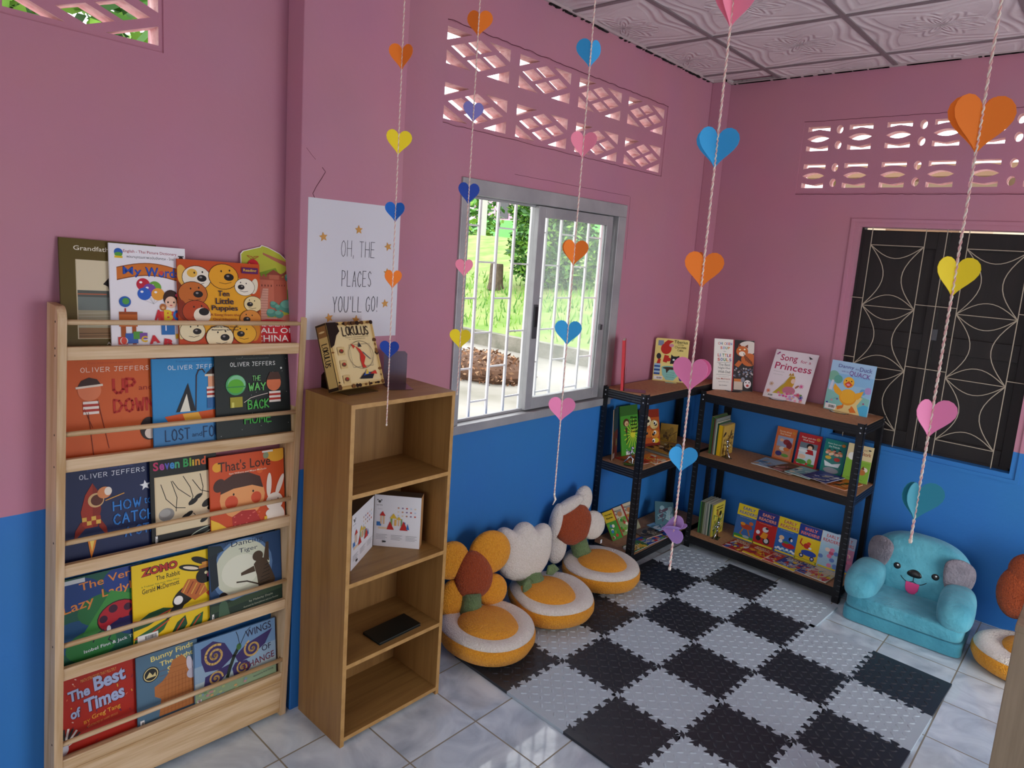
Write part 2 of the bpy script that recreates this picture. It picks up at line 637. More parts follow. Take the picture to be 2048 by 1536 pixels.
class Art:
    """flat print on a cover; unit coordinates, (0,0) bottom left, (1,1) top right"""

    def __init__(self, w, h):
        self.w, self.h, self.L = w, h, []

    def poly(self, pts, c):
        self.L.append(([(p[0] * self.w, p[1] * self.h) for p in pts], None, lin(c)))
        return self

    def rect(self, x0, y0, x1, y1, c):
        return self.poly([(x0, y0), (x1, y0), (x1, y1), (x0, y1)], c)

    def ell(self, cx, cy, rx, ry, c, rot=0, n=22, a0=0, a1=360):
        r = math.radians(rot)
        out = []
        k = n if a1 - a0 < 360 else n - 1
        asp = self.w / self.h
        for i in range(n):
            t = math.radians(a0 + (a1 - a0) * i / k) if a1 - a0 < 360 else 2 * PI * i / n
            x, y = rx * math.cos(t), ry * math.sin(t) * asp
            out.append((cx + x * math.cos(r) - y * math.sin(r), cy + x * math.sin(r) + y * math.cos(r)))
        return self.poly(out, c)

    def line(self, pts, wd, c, closed=False):
        """stroke of width wd (metres) along unit points"""
        P = [Vector((p[0] * self.w, p[1] * self.h)) for p in pts]
        vs, fs = [], []
        for a, b in zip(P[:-1], P[1:]):
            d = b - a
            if d.length < 1e-7:
                continue
            d.normalize()
            n = Vector((-d.y, d.x)) * wd / 2
            e = d * wd * 0.3
            o = len(vs)
            vs += [tuple(a - n - e), tuple(b - n + e), tuple(b + n + e), tuple(a + n - e)]
            fs.append((o, o + 1, o + 2, o + 3))
        self.L.append((vs, fs, lin(c)))
        return self

    def text(self, s, x, y, w, h, c, bold=0.0, rot=0, shear=0.0):
        vs, fs = text_shape(s, bold)
        r = math.radians(rot)
        out = []
        for (u, v) in vs:
            px, py = u * w * self.w + shear * v * h * self.h, v * h * self.h
            out.append((x * self.w + px * math.cos(r) - py * math.sin(r), y * self.h + px * math.sin(r) + py * math.cos(r)))
        self.L.append((out, fs, lin(c)))
        return self

    def hand(self, s, x, y, w, h, c, wd=0.004, gap=0.45, seed=0, jit=0.03):
        """hand-drawn capitals in the box (x, y, w, h)"""
        rnd = random.Random(seed)
        units = sum(0.7 if ch == ' ' else (0.35 if ch in "I'!,." else 1.0) + gap for ch in s) - gap
        k = w / units
        cx = x
        for ch in s:
            if ch == ' ':
                cx += 0.7 * k
                continue
            cw = (0.35 if ch in "I'!,." else 1.0) * k
            dy = rnd.uniform(-jit, jit) * h
            for st in PEN.get(ch.upper(), []):
                sm = st
                self.line([(cx + p[0] * cw, y + dy + p[1] * h) for p in sm], wd, c)
            cx += cw + gap * k
        return self

    def star(self, cx, cy, r, c, rot=90):
        pts = []
        asp = self.w / self.h
        for i in range(10):
            q = r if i % 2 == 0 else r * 0.42
            a = math.radians(rot + 36 * i)
            pts.append((cx + q * math.cos(a), cy + q * math.sin(a) * asp))
        return self.poly(pts, c)

    def emit(self, mb, M=None, z=0.0, step=0.00005):
        m = M_print()
        def clip(p):
            return (min(max(p[0], 0.0003), self.w - 0.0003), min(max(p[1], 0.0003), self.h - 0.0003))
        for i, (pts, fs, c) in enumerate(self.L):
            zz = z + step * (i + 1)
            vs = [clip(p) + (zz,) for p in pts]
            mb.add(vs, fs if fs is not None else [tuple(range(len(vs)))], m, M, c)


_edge = {}


def book(name, label, group, w, h, t, M, art, bg, cat='book', spine=None, label_patch=None, hard=False, clip_poly=None, edge='#e8e2d2', flip_spine=False):
    """a book: local x across the front, y up, z out of the front cover; origin at the bottom middle"""
    root = empty(name, M, label, cat, group)
    P = M_print()
    c = lin(bg)
    sc = lin(spine or bg)
    o = -w / 2
    mb = MB()
    b = 0.0022 if hard else 0.0009
    e = 0.003 if hard else 0.0004
    if clip_poly:
        pts = [(o + p[0] * w, p[1] * h) for p in clip_poly]
        mb.prism(pts, -t, 0, P, None, lin('#f4f1ea'))
        pin = [(o + w / 2 + (p[0] * w - w / 2) * 0.985, h / 2 + (p[1] * h - h / 2) * 0.985) for p in clip_poly]
        mb.add([(p[0], p[1], 0.0001) for p in pin], [tuple(range(len(pin)))], P, None, c)
    else:
        mb.box((o, 0, -b), (o + w, h, 0), P, None, c)
        mb.box((o, 0, -t), (o + w, h, -t + b), P, None, c)
        mb.box((o, 0, -t), (o + b, h, 0), P, None, sc)
    if art:
        art.emit(mb, T(o, 0, 0))
    mb.build('cover', root)
    if not clip_poly:
        pb = MB()
        pb.box((o + b, e, -t + b), (o + w - e, h - e, -b), mat('page_paper', edge, 0.8))
        pb.build('page_block', root)
    if label_patch:
        x, y, lw, lh = label_patch
        lp = MB()
        z = 0.0024
        lp.box((o + x * w, y * h, -0.0001), (o + x * w + lw, y * h + lh, z), mat('white_sticker', '#e9e9e6', 0.5))
        ink = mat('black_ink', '#1a1a1c', 0.6)
        rnd = random.Random(7)
        q = o + x * w + lw * 0.35
        while q < o + x * w + lw * 0.9:
            d = rnd.uniform(0.0006, 0.0018)
            lp.box((q, y * h + lh * 0.25, z), (q + d, y * h + lh * 0.75, z + 0.0002), ink)
            q += d + rnd.uniform(0.0006, 0.0014)
        tag(lp.build('barcode_sticker', root), 'white sticker with black bars')
    return root


# ------------------------------------------------------------------ room shell
H = 2.9025
BLUE_Z = 0.938
M_wall = wall_material('painted_plaster', '#c5869a', '#2c7dca', BLUE_Z)
M_reveal = mat('skylit_bare_reveal', '#f0d3d2', 0.8, noise=(40, '#d9a9ab', 5))  # bare concrete hole sides; the outdoor brightness is put into the pale colour
M_pinkedge = mat('pink_painted_concrete', '#d3909f', 0.7, noise=(22, '#b77382', 5), bump=(60, 0.3, 0.004))
M_alu = mat('grey_window_metal', '#aeaeaf', 0.42, metal=0.2, noise=(6, '#9a9a9d', 4))
M_glass = mat('window_glass', '#ffffff', 0.02, trans=1.0, ior=1.02, spec=0.4)
_n = M_glass.node_tree
_df = _n.nodes.new('ShaderNodeBsdfTranslucent')
_df.inputs['Color'].default_value = (0.92, 0.97, 0.97, 1)
_mx = _n.nodes.new('ShaderNodeMixShader')
_mx.inputs[0].default_value = 0.045
_n.links.new(_n.nodes['Principled BSDF'].outputs[0], _mx.inputs[1])
_n.links.new(_df.outputs[0], _mx.inputs[2])
_n.links.new(_mx.outputs[0], _n.nodes['Material Output'].inputs[0])
M_white_bar = mat('white_painted_bar', '#e9e7e6', 0.5)
M_dark = mat('dark_gap', '#0b0909', 0.9)


def struct(mb, name, parent=None, M=None, **k):
    o = mb.build(name, parent, M, **k)
    if parent is None:
        o['kind'] = 'structure'
    return o


# walls standing in the yz plane are drawn in (y, z) and turned so that local z is world +x
YZ = Matrix(((0, 0, 1, 0), (1, 0, 0, 0), (0, 1, 0, 0), (0, 0, 0, 1)))
XZ = Matrix(((1, 0, 0, 0), (0, 0, -1, 0), (0, 1, 0, 0), (0, 0, 0, 1)))   # (x, z) drawn, local z is world -y


def rect(a, b, c, d):
    return [(a, b), (c, b), (c, d), (a, d)]


YB, XR = -7.0, 4.35
mb = MB()
win = rect(-2.1765, 0.9127, -0.9246, 2.053)
vent = rect(-2.297, 2.2537, -0.5845, 2.652)
ventL = rect(-5.10, 2.2537, -3.370, 2.652)
mb.plate(rect(YB, 0, 0.12, H + 0.3), [win, vent, ventL], -0.12, 0, M_wall, YZ)
wall_left = struct(mb, 'wall_left')

mb = MB()
sh = rect(0.9694, 0.8157, 1.8602, 2.0339)
vent2 = rect(0.5793, 2.2152, 2.335, 2.6308)
mb.plate(rect(0, 0, XR, H + 0.3), [sh, vent2], -0.12, 0, M_wall, XZ)
wall_back = struct(mb, 'wall_back')

# pilasters, one by the poster and one in the corner
mb = MB()
mb.box((0, -2.983, 0), (0.1026, -2.5634, H + 0.02), M_wall)
struct(mb, 'pillar_left', bevel=0.004)
mb = MB()
mb.box((0, -0.0888, 0), (0.0855, 0, H + 0.02), M_wall)
struct(mb, 'pillar_corner', bevel=0.004)

mb = MB()
door_open = rect(-2.75, 0.0, -0.75, 2.1)
mb.plate(rect(YB, 0, 0.12, H + 0.3), [door_open], 0, 0.12, M_wall, T(XR, 0, 0) @ YZ)
struct(mb, 'wall_right')
mb = MB()
mb.plate(rect(0, 0, XR, H + 0.3), [rect(0.9, 0.7, 3.7, 2.4)], 0, 0.12, M_wall, T(0, YB, 0) @ XZ)
struct(mb, 'wall_rear')

mb = MB()
mb.box((-0.12, YB, -0.1), (XR + 0.12, 0.12, 0), floor_material())
struct(mb, 'floor')

# ceiling: panels with a gap at the far corner, hung in a metal grid; a dark roof space above
mb = MB()
M_ceil = ceiling_material()
mb.plate(rect(0, YB, XR, 0), [rect(0.10, -0.075, 0.375, -0.004)], H, H + 0.012, M_ceil)
ceiling = struct(mb, 'ceiling')
mb = MB()
M_grid = mat('ceiling_grid_metal', '#7d7174', 0.5)
x = 0.396
xs = []
while x < XR:
    xs.append(x)
    x += 0.6418
ys = []
y = -0.2286
while y > YB:
    ys.append(y)
    y -= 0.6506
for x in xs:
    mb.box((x - 0.0125, YB, H - 0.006), (x + 0.0125, -0.002, H + 0.001), M_grid)
for y in ys:
    mb.box((0.002, y - 0.0125, H - 0.0055), (XR, y + 0.0125, H + 0.001), M_grid)
tag(mb.build('ceiling_grid', ceiling), 'grey metal strips of the ceiling grid')
mb = MB()
M_angle = mat('wall_angle_metal', '#b7a4a6', 0.6)
mb.box((0.0, YB, H - 0.012), (0.012, -0.09, H), M_angle)
mb.box((0.087, -0.012, H - 0.012), (XR, 0.0, H), M_angle)
mb.box((0.0, -0.1, H - 0.012), (0.098, -0.0888, H), M_angle)
mb.box((0.0855, -0.1, H - 0.012), (0.098, 0.0, H), M_angle)
struct(mb, 'trim_1')
mb = MB()
rnd = random.Random(3)
for k in range(60):
    yy = rnd.uniform(-2.2, -0.1)
    l = rnd.uniform(0.004, 0.05)
    z = H - 0.012 - rnd.uniform(0.0, 0.006)
    mb.box((-0.0005, yy, z - 0.003), (0.0125 + 0.0005, yy + l, z + rnd.uniform(0.0, 0.002)), M_dark)
for k in range(70):
    xx = rnd.uniform(0.1, 1.6)
    l = rnd.uniform(0.004, 0.07)
    mb.box((xx, -0.0126, H - 0.0125), (xx + l, 0.0, H - 0.009), M_dark)
tag(mb.build('flaked_paint', ceiling), 'dark gaps where the ceiling edge has flaked')
mb = MB()
mb.box((-0.2, YB - 0.2, H + 0.3), (XR + 0.2, 0.2, H + 0.34), mat('roof_sheet', '#3a3333', 0.9))
struct(mb, 'roof')

# ---- lattice vents of the window wall: blocks with four diamonds and four corner triangles
def lattice_holes(y0, z0, w, h):
    def P(a, b):
        return (y0 + (a + 1) / 2 * w, z0 + (b + 1) / 2 * h)
    out = []
    q = 0.385
    for cx, cy in ((0.5, 0), (-0.5, 0), (0, 0.5), (0, -0.5)):
        out.append([P(cx + q, cy), P(cx, cy + q), P(cx - q, cy), P(cx, cy - q)])
    g = 0.26
    for sx, sy in ((1, 1), (-1, 1), (-1, -1), (1, -1)):
        t = [(sx, sy), (sx, sy * g), (sx * g, sy)]
        out.append([P(*p) for p in t])
    return out


def vent_panel(name, y0, y1, starts):
    mb = MB()
    holes = []
    for s in starts:
        for zz in (2.487, 2.272):
            for hl in lattice_holes(s, zz, 0.368, 0.142):
                ar = sum(hl[i][0] * hl[(i + 1) % len(hl)][1] - hl[(i + 1) % len(hl)][0] * hl[i][1] for i in range(len(hl)))
                holes.append(hl if ar < 0 else hl[::-1])
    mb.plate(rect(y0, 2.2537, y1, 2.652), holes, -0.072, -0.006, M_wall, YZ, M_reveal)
    o = mb.build(name, wall_left)
    return o


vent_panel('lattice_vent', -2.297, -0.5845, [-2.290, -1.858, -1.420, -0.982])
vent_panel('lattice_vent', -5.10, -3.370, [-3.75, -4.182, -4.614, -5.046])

# ---- leaf-cut vent of the back wall
def lens(cx, cz, hw, hh, n=9):
    p = []
    for i in range(n):
        t = -1 + 2 * i / n
        p.append((cx + hw * t, cz - hh * (1 - t * t)))
    for i in range(n):
        t = 1 - 2 * i / n
        p.append((cx + hw * t, cz + hh * (1 - t * t)))
    return p


def half_lens(cx, cz, hw, hh, top):
    """slot between a straight edge and the curve of the next circle"""
    n = 9
    s = 1 if top else -1
    p = [(cx - hw, cz + s * hh), (cx + hw, cz + s * hh)]
    for i in range(n + 1):
        t = 1 - 2 * i / n
        p.append((cx + hw * t, cz - s * (hh * 0.95 * (1 - (1 - abs(t)) ** 1.0 * 0.75) - 0.004)))
    return p


mb = MB()
holes = []
for bx in (0.605, 1.035, 1.465, 1.895):
    for bz in (2.463, 2.250):
        zc = bz + 0.070
        for sx in (0.065, 0.297):
            cx = bx + sx
            holes.append(lens(cx, zc, 0.063, 0.019))
            holes.append(half_lens(cx, zc + 0.052, 0.063, 0.017, True))
            holes.append(half_lens(cx, zc - 0.052, 0.063, 0.017, False))
        for dz in (0.047, -0.04):
            holes.append([(bx + 0.182 + 0.018 * math.cos(a * PI / 7), zc + dz + 0.024 * math.sin(a * PI / 7)) for a in range(14)])
fix = []
for hl in holes:
    ar = sum(hl[i][0] * hl[(i + 1) % len(hl)][1] - hl[(i + 1) % len(hl)][0] * hl[i][1] for i in range(len(hl)))
    fix.append(hl if ar < 0 else hl[::-1])
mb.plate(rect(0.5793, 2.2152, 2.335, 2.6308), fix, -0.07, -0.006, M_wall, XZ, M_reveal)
mb.build('leaf_pattern_vent', wall_back)

# ---- cracks, scratches and settled joints of the plaster
M_crack = mat('plaster_crack', '#5a2433', 0.9)
mb = MB()
def crack(pts, M, r=0.0012):
    mb.tube([M @ Vector(p) for p in pts], r, M_crack, n=4)
PX = T(0.1026, 0, 0) @ YZ
crack([(-2.905, 1.99, 0), (-2.892, 1.977, 0), (-2.905, 1.955, 0), (-2.925, 1.925, 0), (-2.938, 1.90, 0), (-2.930, 1.885, 0)], PX)
crack([(-2.965, 2.045, 0), (-2.945, 2.025, 0), (-2.93, 2.012, 0)], PX, 0.0006)
def jag(a, b, M, n, amp, seed, r=0.0014):
    q = random.Random(seed)
    pts = [(a[0] + (b[0] - a[0]) * i / n, a[1] + (b[1] - a[1]) * i / n + q.uniform(-amp, amp), 0) for i in range(n + 1)]
    crack(pts, M, r)
jag((-2.297, 2.653), (-0.5845, 2.653), YZ, 60, 0.003, 1, 0.0016)
jag((-2.297, 2.253), (-0.5845, 2.253), YZ, 60, 0.002, 2, 0.001)
jag((-1.85, 2.105), (-0.9, 2.105), YZ, 24, 0.001, 4, 0.0008)
jag((-0.89, 2.105), (-0.885, 1.75), YZ, 8, 0.001, 5, 0.0008)
jag((0.58, 2.632), (2.33, 2.632), XZ, 60, 0.002, 6, 0.0012)
jag((0.58, 2.214), (2.33, 2.214), XZ, 60, 0.002, 7, 0.0012)
tag(mb.build('plaster_crack', wall_left), 'thin dark cracks in the plaster')
mb = MB()
# raised plaster border round the shuttered opening
for a in (rect(0.925, 0.772, 1.905, 0.79), rect(0.925, 2.06, 1.905, 2.078), rect(0.925, 0.79, 0.943, 2.06), rect(1.887, 0.79, 1.905, 2.06)):
    mb.prism(a, 0, 0.006, M_wall, XZ)
mb.build('plaster_border', wall_back)

# ---- window 1: sliding metal window with a security grille outside
W1 = empty('window_1', T(0, 0, 0), kind='structure')
y0, y1, z0, z1 = -2.1765, -0.9246, 0.9127, 2.053
mb = MB()
fd = (-0.085, 0.012)
fw = 0.068
mb.box((fd[0], y0, z0 + 0.042), (fd[1], y0 + 0.05, z1 - fw), M_alu)
mb.box((fd[0], y1 - 0.075, z0 + 0.042), (fd[1], y1, z1 - fw), M_alu)
mb.box((fd[0], y0, z1 - fw), (fd[1], y1, z1), M_alu)
mb.box((fd[0], y0, z0), (0.018, y1, z0 + 0.042), M_alu)
mb.box((-0.04, y0 + 0.05, z1 - fw - 0.012), (-0.028, y1 - 0.075, z1 - fw), M_alu)
mb.box((-0.04, y0 + 0.05, z0 + 0.042), (-0.028, y1 - 0.075, z0 + 0.056), M_alu)
mb.build('window_frame', W1, bevel=0.003)
# the two sashes: the slid one rides on the room side of the fixed one
def sash(xa, ya, yb, w):
    s = MB()
    za, zb = z0 + 0.05, z1 - fw - 0.004
    s.box((xa, ya, za), (xa + 0.024, ya + w, zb), M_alu)
    s.box((xa, yb - w, za), (xa + 0.024, yb, zb), M_alu)
    s.box((xa, ya + w, zb - w), (xa + 0.024, yb - w, zb), M_alu)
    s.box((xa, ya + w, za), (xa + 0.024, yb - w, za + w * 1.15), M_alu)
    o = s.build('sliding_sash', W1, bevel=0.002)
    g = MB()
    g.box((xa + 0.010, ya + w, za + w), (xa + 0.014, yb - w, zb - w), M_glass)
    g.build('glass_pane', o)
    return o
s1 = sash(-0.028, -1.655, -1.03, 0.052)
s2 = sash(-0.064, -1.64, -0.995, 0.045)
mb = MB()
mb.box((-0.006, -1.643, 1.33), (0.004, -1.618, 1.50), mat('dark_handle_metal', '#55565a', 0.35, metal=0.5))
mb.box((0.0, -1.640, 1.39), (0.008, -1.621, 1.49), mat('black_plastic', '#121214', 0.4))
tag(mb.build('sash_handle', s1), 'dark recessed pull handle')
mb = MB()
mb.box((-0.003, -1.085, 1.355), (0.012, -1.065, 1.385), mat('dark_handle_metal'))
mb.build('lock_catch', W1)
# grille
mb = MB()
ys_ = [y0 + 0.03 + i * 0.1225 for i in range(11)]
for i, yy in enumerate(ys_):
    mb.box((-0.165, yy - 0.006, z0 - 0.02), (-0.153, yy + 0.006, z1 + 0.02), M_white_bar)
for i in range(10):
    for k in range(3):
        zz = z0 + 0.09 + (0.17 if i % 2 else 0.0) + 0.345 * k
        mb.box((-0.163, ys_[i], zz - 0.004), (-0.155, ys_[i + 1], zz + 0.004), M_white_bar)
mb.box((-0.165, y0, z0 - 0.02), (-0.153, y1, z0 - 0.004), M_white_bar)
mb.box((-0.165, y0, z1), (-0.153, y1, z1 + 0.014), M_white_bar)
tag(mb.build('security_grille', W1), 'white security bars outside the window')

# ---- window 2: dark board shutters behind a bent-wire grille
W2 = empty('window_2', T(0, 0, 0), kind='structure')
x0, x1, z0b, z1b = 0.9694, 1.8602, 0.8157, 2.0339
M_shut = wood('dark_stained_boards', '#15100f', '#221a18', 'z', 16, 0.6)
M_wire = mat('pale_grille_wire', '#b5a894', 0.5)
def shutter(xa, xb):
    s = MB()
    ya, yb_ = 0.075, 0.105
    s.box((xa, ya, z0b + 0.005), (xb, yb_, z1b - 0.012), M_shut)
    w = 0.055
    for r in ((xa, z0b + 0.005, xa + w, z1b - 0.012), (xb - w, z0b + 0.005, xb, z1b - 0.012)):
        s.box((r[0], ya - 0.012, r[1]), (r[2], ya, r[3]), M_shut)
    for zc in (z0b + 0.05, 1.42, z1b - 0.06):
        s.box((xa + w, ya - 0.012, zc - 0.045), (xb - w, ya, zc + 0.045), M_shut)
    o = s.build('shutter', W2, bevel=0.002)
    return o
shutter(x0, 1.412)
so = shutter(1.416, x1)
mb = MB()
mb.box((x0, 0.06, z0b), (x0 + 0.012, 0.12, z1b), M_shut)
mb.box((x1 - 0.012, 0.06, z0b), (x1, 0.12, z1b), M_shut)
mb.box((x0, 0.06, z0b), (x1, 0.12, z0b + 0.012), M_shut)
mb.build('window_frame', W2)
mb = MB()
mb.box((1.40, 0.055, 1.44), (1.43, 0.063, 1.50), mat('dark_handle_metal'))
mb.build('shutter_latch', so)
mb = MB()
gy = 0.03
wr = 0.0024
def wire(pts):
    mb.tube([(p[0], gy, p[1]) for p in pts], wr, M_wire, n=5)
cols = [1.035, 1.305, 1.405, 1.505, 1.775]
for xx in cols:
    wire([(xx, z0b), (xx, z1b)])
zl = [1.937, 1.594, 1.250, 0.907]
for a, b in ((cols[0], cols[1]), (cols[3], cols[4])):
    for zz in zl:
        wire([(a, zz), (b, zz)])
    for zt, zb_ in zip(zl[:-1], zl[1:]):
        n = 12
        wd, ht = b - a, zt - zb_
        for sgn, zz in ((-1, zt), (1, zb_)):
            wire([(a + wd * i / n, zz + sgn * 0.07 * math.sin(PI * i / n)) for i in range(n + 1)])
        for sgn, xx in ((1, a), (-1, b)):
            wire([(xx + sgn * 0.088 * math.sin(PI * i / n), zb_ + ht * i / n) for i in range(n + 1)])
for zz in (1.594, 1.250):
    wire([(cols[1], zz + 0.03), (cols[3], zz + 0.03)])
    wire([(x0, zz + 0.04), (cols[0], zz + 0.04)])
    wire([(cols[4], zz + 0.03), (x1, zz + 0.03)])
tag(mb.build('window_grille', W2), 'thin pale wire grille bent in arcs')

# ------------------------------------------------------------------ outside
M_conc = mat('yard_concrete', '#a29d95', 0.9, noise=(0.7, '#7a766a', 8))
mb = MB()
mb.box((-30, -12, -0.4), (-0.2, 5.5, -0.2), M_conc)
tag(mb.build('yard_paving'), kind='structure')
mb = MB()
mb.box((-30, 0.3, -0.4), (12, 12, -0.21), M_conc)
tag(mb.build('side_ground'), kind='structure')
mb = MB()
mb.box((-30, 5.5, -0.2), (-1.0, 5.68, 0.08), mat('mossy_curb', '#8d887c', 0.9, noise=(3, '#5f6152', 6), bump=(14, 0.5, 0.03)))
tag(mb.build('kerb_wall'), kind='structure')
rnd = random.Random(11)
M_lawn = mat('grass_slope', '#6a8a3a', 0.95, noise=(1.6, '#909a5c', 8))
mb = MB()
n = 40
vs = []
for j in range(n + 1):
    for i in range(n + 1):
        y = 5.68 + 26 * j / n
        vs.append((-32 + 31 * i / n, y, 0.06 + min((y - 5.68) * 0.19, 2.2) + rnd.uniform(-0.035, 0.035)))
mb.add(vs, [(j * (n + 1) + i, j * (n + 1) + i + 1, (j + 1) * (n + 1) + i + 1, (j + 1) * (n + 1) + i) for j in range(n) for i in range(n)], M_lawn)
tag(mb.build('lawn_slope', smooth=True), kind='structure')


def leafy(mb, c, s, n, size, m, seed, lo=0.55):
    q = random.Random(seed)
    for k in range(n):
        d = Vector((q.gauss(0, 1), q.gauss(0, 1), q.gauss(0, 1))).normalized()
        r = q.uniform(lo, 1.0)
        p = Vector((c[0] + d.x * s[0] * r, c[1] + d.y * s[1] * r, c[2] + d.z * s[2] * r))
        t = Vector((q.gauss(0, 1), q.gauss(0, 1), q.gauss(0, 0.6))).normalized()
        u = t.cross(Vector((q.gauss(0, 1), q.gauss(0, 1), q.gauss(0, 1)))).normalized()
        L_ = size * q.uniform(0.6, 1.3)
        mb.add([p - t * L_, p + u * L_ * 0.45, p + t * L_, p - u * L_ * 0.45], [(0, 1, 2, 3)], m)


M_leaf = [mat('leaf_green', '#4f8430', 0.6), mat('leaf_light', '#7aa83c', 0.6), mat('leaf_dark', '#35602a', 0.6)]
M_bark = mat('bark', '#6a5a4a', 0.9, noise=(10, '#4a3d33', 5))


def tree(name, label, cat, loc, blobs, trunk_h, trunk_r, n, size, seed, group=None):
    r = empty(name, T(*loc), label, cat, group)
    tb = MB()
    tb.tube([(0, 0, 0), (0.03, 0.02, trunk_h * 0.5), (0, 0.05, trunk_h)], [trunk_r, trunk_r * 0.8, trunk_r * 0.5], M_bark, n=8)
    tb.build('trunk', r, smooth=True)
    fb = MB()
    for i, (c, s) in enumerate(blobs):
        for k in range(3):
            leafy(fb, c, s, n // 3, size, M_leaf[k], seed * 31 + i * 7 + k)
    fb.build('foliage', r)
    return r


tree('climbing_bush', 'tall leafy green bush on the grass slope, seen through the open window', 'bush', (-9.7, 9.7, 0.72),
     [((-0.1, 0, 1.1), (1.0, 0.8, 1.1)), ((0.9, 0.3, 1.0), (1.0, 0.7, 0.9)), ((-0.3, 0, 2.3), (0.9, 0.7, 0.9)), ((0.5, 0.2, 1.9), (0.8, 0.6, 0.8))], 2.2, 0.12, 2100, 0.10, 1)
tree('hedge_bush', 'low yellow-green bush far off behind the grass slope', 'bush', (-27.0, 23.0, 2.2),
     [((0, 0, 1.2), (2.6, 1.5, 1.6))], 1.0, 0.12, 900, 0.22, 2)
tree('garden_tree', 'leafy green tree outside the vent high on the left wall', 'tree', (-6.5, -2.0, -0.2),
     [((0, 0, 4.2), (1.6, 1.8, 1.3)), ((0.3, -1.2, 3.6), (1.0, 1.2, 0.9))], 3.8, 0.14, 1100, 0.16, 3)
tree('side_tree', 'pale green leafy tree outside the vent above the dark shutters', 'tree', (2.6, 3.4, -0.2),
     [((0, 0, 3.1), (1.1, 0.9, 0.9)), ((0.9, 0.2, 2.6), (0.9, 0.8, 0.7))], 3.0, 0.1, 1200, 0.12, 4)
# grass tuft by the bush: uncountable blades
mb = MB()
q = random.Random(21)
for k in range(1500):
    p = Vector((q.uniform(-14, -3), q.uniform(5.8, 10.5), 0))
    p.z = 0.06 + (p.y - 5.68) * 0.19
    a = q.uniform(0, 2 * PI)
    hgt = q.uniform(0.06, 0.28)
    d = Vector((math.cos(a), math.sin(a), 0))
    mb.add([p - d * 0.02, p + d * 0.02, p + d * 0.06 + Vector((0, 0, hgt))], [(0, 1, 2)], M_leaf[k % 2])
tag(mb.build('grass_blades'), 'long green grass growing on the slope outside', 'grass', kind='stuff')
# heap of dead leaves on the paving
mb = MB()
M_dead = [mat('dead_leaf', '#8a6144', 0.9), mat('dead_leaf_dark', '#5d412f', 0.9), mat('dead_leaf_pale', '#a98567', 0.9)]
mb.squad((0, 0, 0.1), (0.8, 0.55, 0.25), 1.0, M_dead[1], None, 18, 8)
for k in range(3):
    leafy(mb, (0, 0, 0.08), (0.92, 0.65, 0.33), 700, 0.045, M_dead[k], 50 + k, 0.7)
o = mb.build('leaf_heap', None, T(-5.15, 3.2, -0.2))
tag(o, 'heap of brown dead leaves on the paving outside the window', 'leaf heap', kind='stuff')
# old stump
mb = MB()
mb.lathe([(0.24, 0), (0.2, 0.2), (0.18, 0.66), (0.17, 0.7), (0, 0.7)], M_bark, None, 12)
tag(mb.build('tree_stump', None, T(-10.7, 9.0, 0.66)), 'short brown tree stump on the slope left of the green bush', 'stump')
# far house
hb = empty('pink_house', T(-32.5, 30.0, 2.2), 'far pink house with a green lower wall beyond the slope', 'house')
mb = MB()
mb.box((-1.5, 0, 0), (16, 4, 1.5), mat('green_house_paint', '#77c36c', 0.8))
mb.box((-1.5, 0.02, 1.5), (16, 4, 4.2), mat('pink_house_paint', '#e5a9cf', 0.8))
mb.build('wall', hb)
mb = MB()
mb.prism([(-0.8, 4.2), (4.8, 4.2), (2.0, 5.6)], -2, 17, mat('tin_roof', '#9b9da0', 0.6), Matrix(((0, 0, 1, 0), (1, 0, 0, 0), (0, 1, 0, 0), (0, 0, 0, 1))))
mb.build('roof', hb)
for k in range(4):
    mb = MB()
    mb.box((0.9 + 4.0 * k, -0.03, 1.6), (2.0 + 4.0 * k, 0.02, 2.7), mat('dark_house_window', '#4b4a50', 0.4))
    mb.build('window', hb)
mb = MB()
mb.tube([(0, 0, 0), (0, 0, 4.5)], 0.16, mat('pole_concrete', '#b4b2ad', 0.8), n=10)
tag(mb.build('utility_pole', None, T(-22.6, 20.0, 1.9)), 'grey concrete pole standing before the far pink house', 'pole')
# neighbour beyond the back wall
nb = empty('neighbour_house', T(-0.6, 4.2, -0.2), 'brown and cream neighbouring house seen through the leaf-pattern vent', 'house')
mb = MB()
mb.box((0, 0, 0), (1.6, 3, 3.0), mat('cream_render', '#d9c3a6', 0.8))
mb.build('wall', nb)
mb = MB()
mb.box((-0.2, -0.4, 3.0), (1.8, 3.2, 3.12), mat('brown_eave', '#8b6b51', 0.8))
mb.box((0.6, -0.02, 2.2), (1.3, 0.0, 2.8), mat('brown_eave'))
mb.build('roof', nb)


# ------------------------------------------------------------------ foam puzzle mat, one object per tile
M_foam_g = mat('light_grey_foam', '#b8c8d1', 0.5, bump=(420, 0.15, 0.001))
M_foam_k = mat('black_foam', '#2d3239', 0.42, bump=(420, 0.15, 0.001))
TL, BD = 0.3, 0.027
MATM = T(0.2846, -2.2675, 0) @ Matrix.Rotation(-0.0375, 4, 'Z')
tiles = {(i, j) for i in range(5) for j in range(5)} | {(i, 5) for i in range(3)}


def tab_profile():
    n, a, c = 5, 0.0118, 0.0055
    p = TL / n
    pts = []
    for k in range(n):
        s = k * p
        pts += [(s + p * 0.3 + c, -a), (s + p * 0.3 - c, a), (s + p * 0.8 + c, a), (s + p * 0.8 - c, -a)]
    pts = [(0, 0), (0.004, -a)] + pts + [(TL - 0.004, -a), (TL, 0)]
    return pts


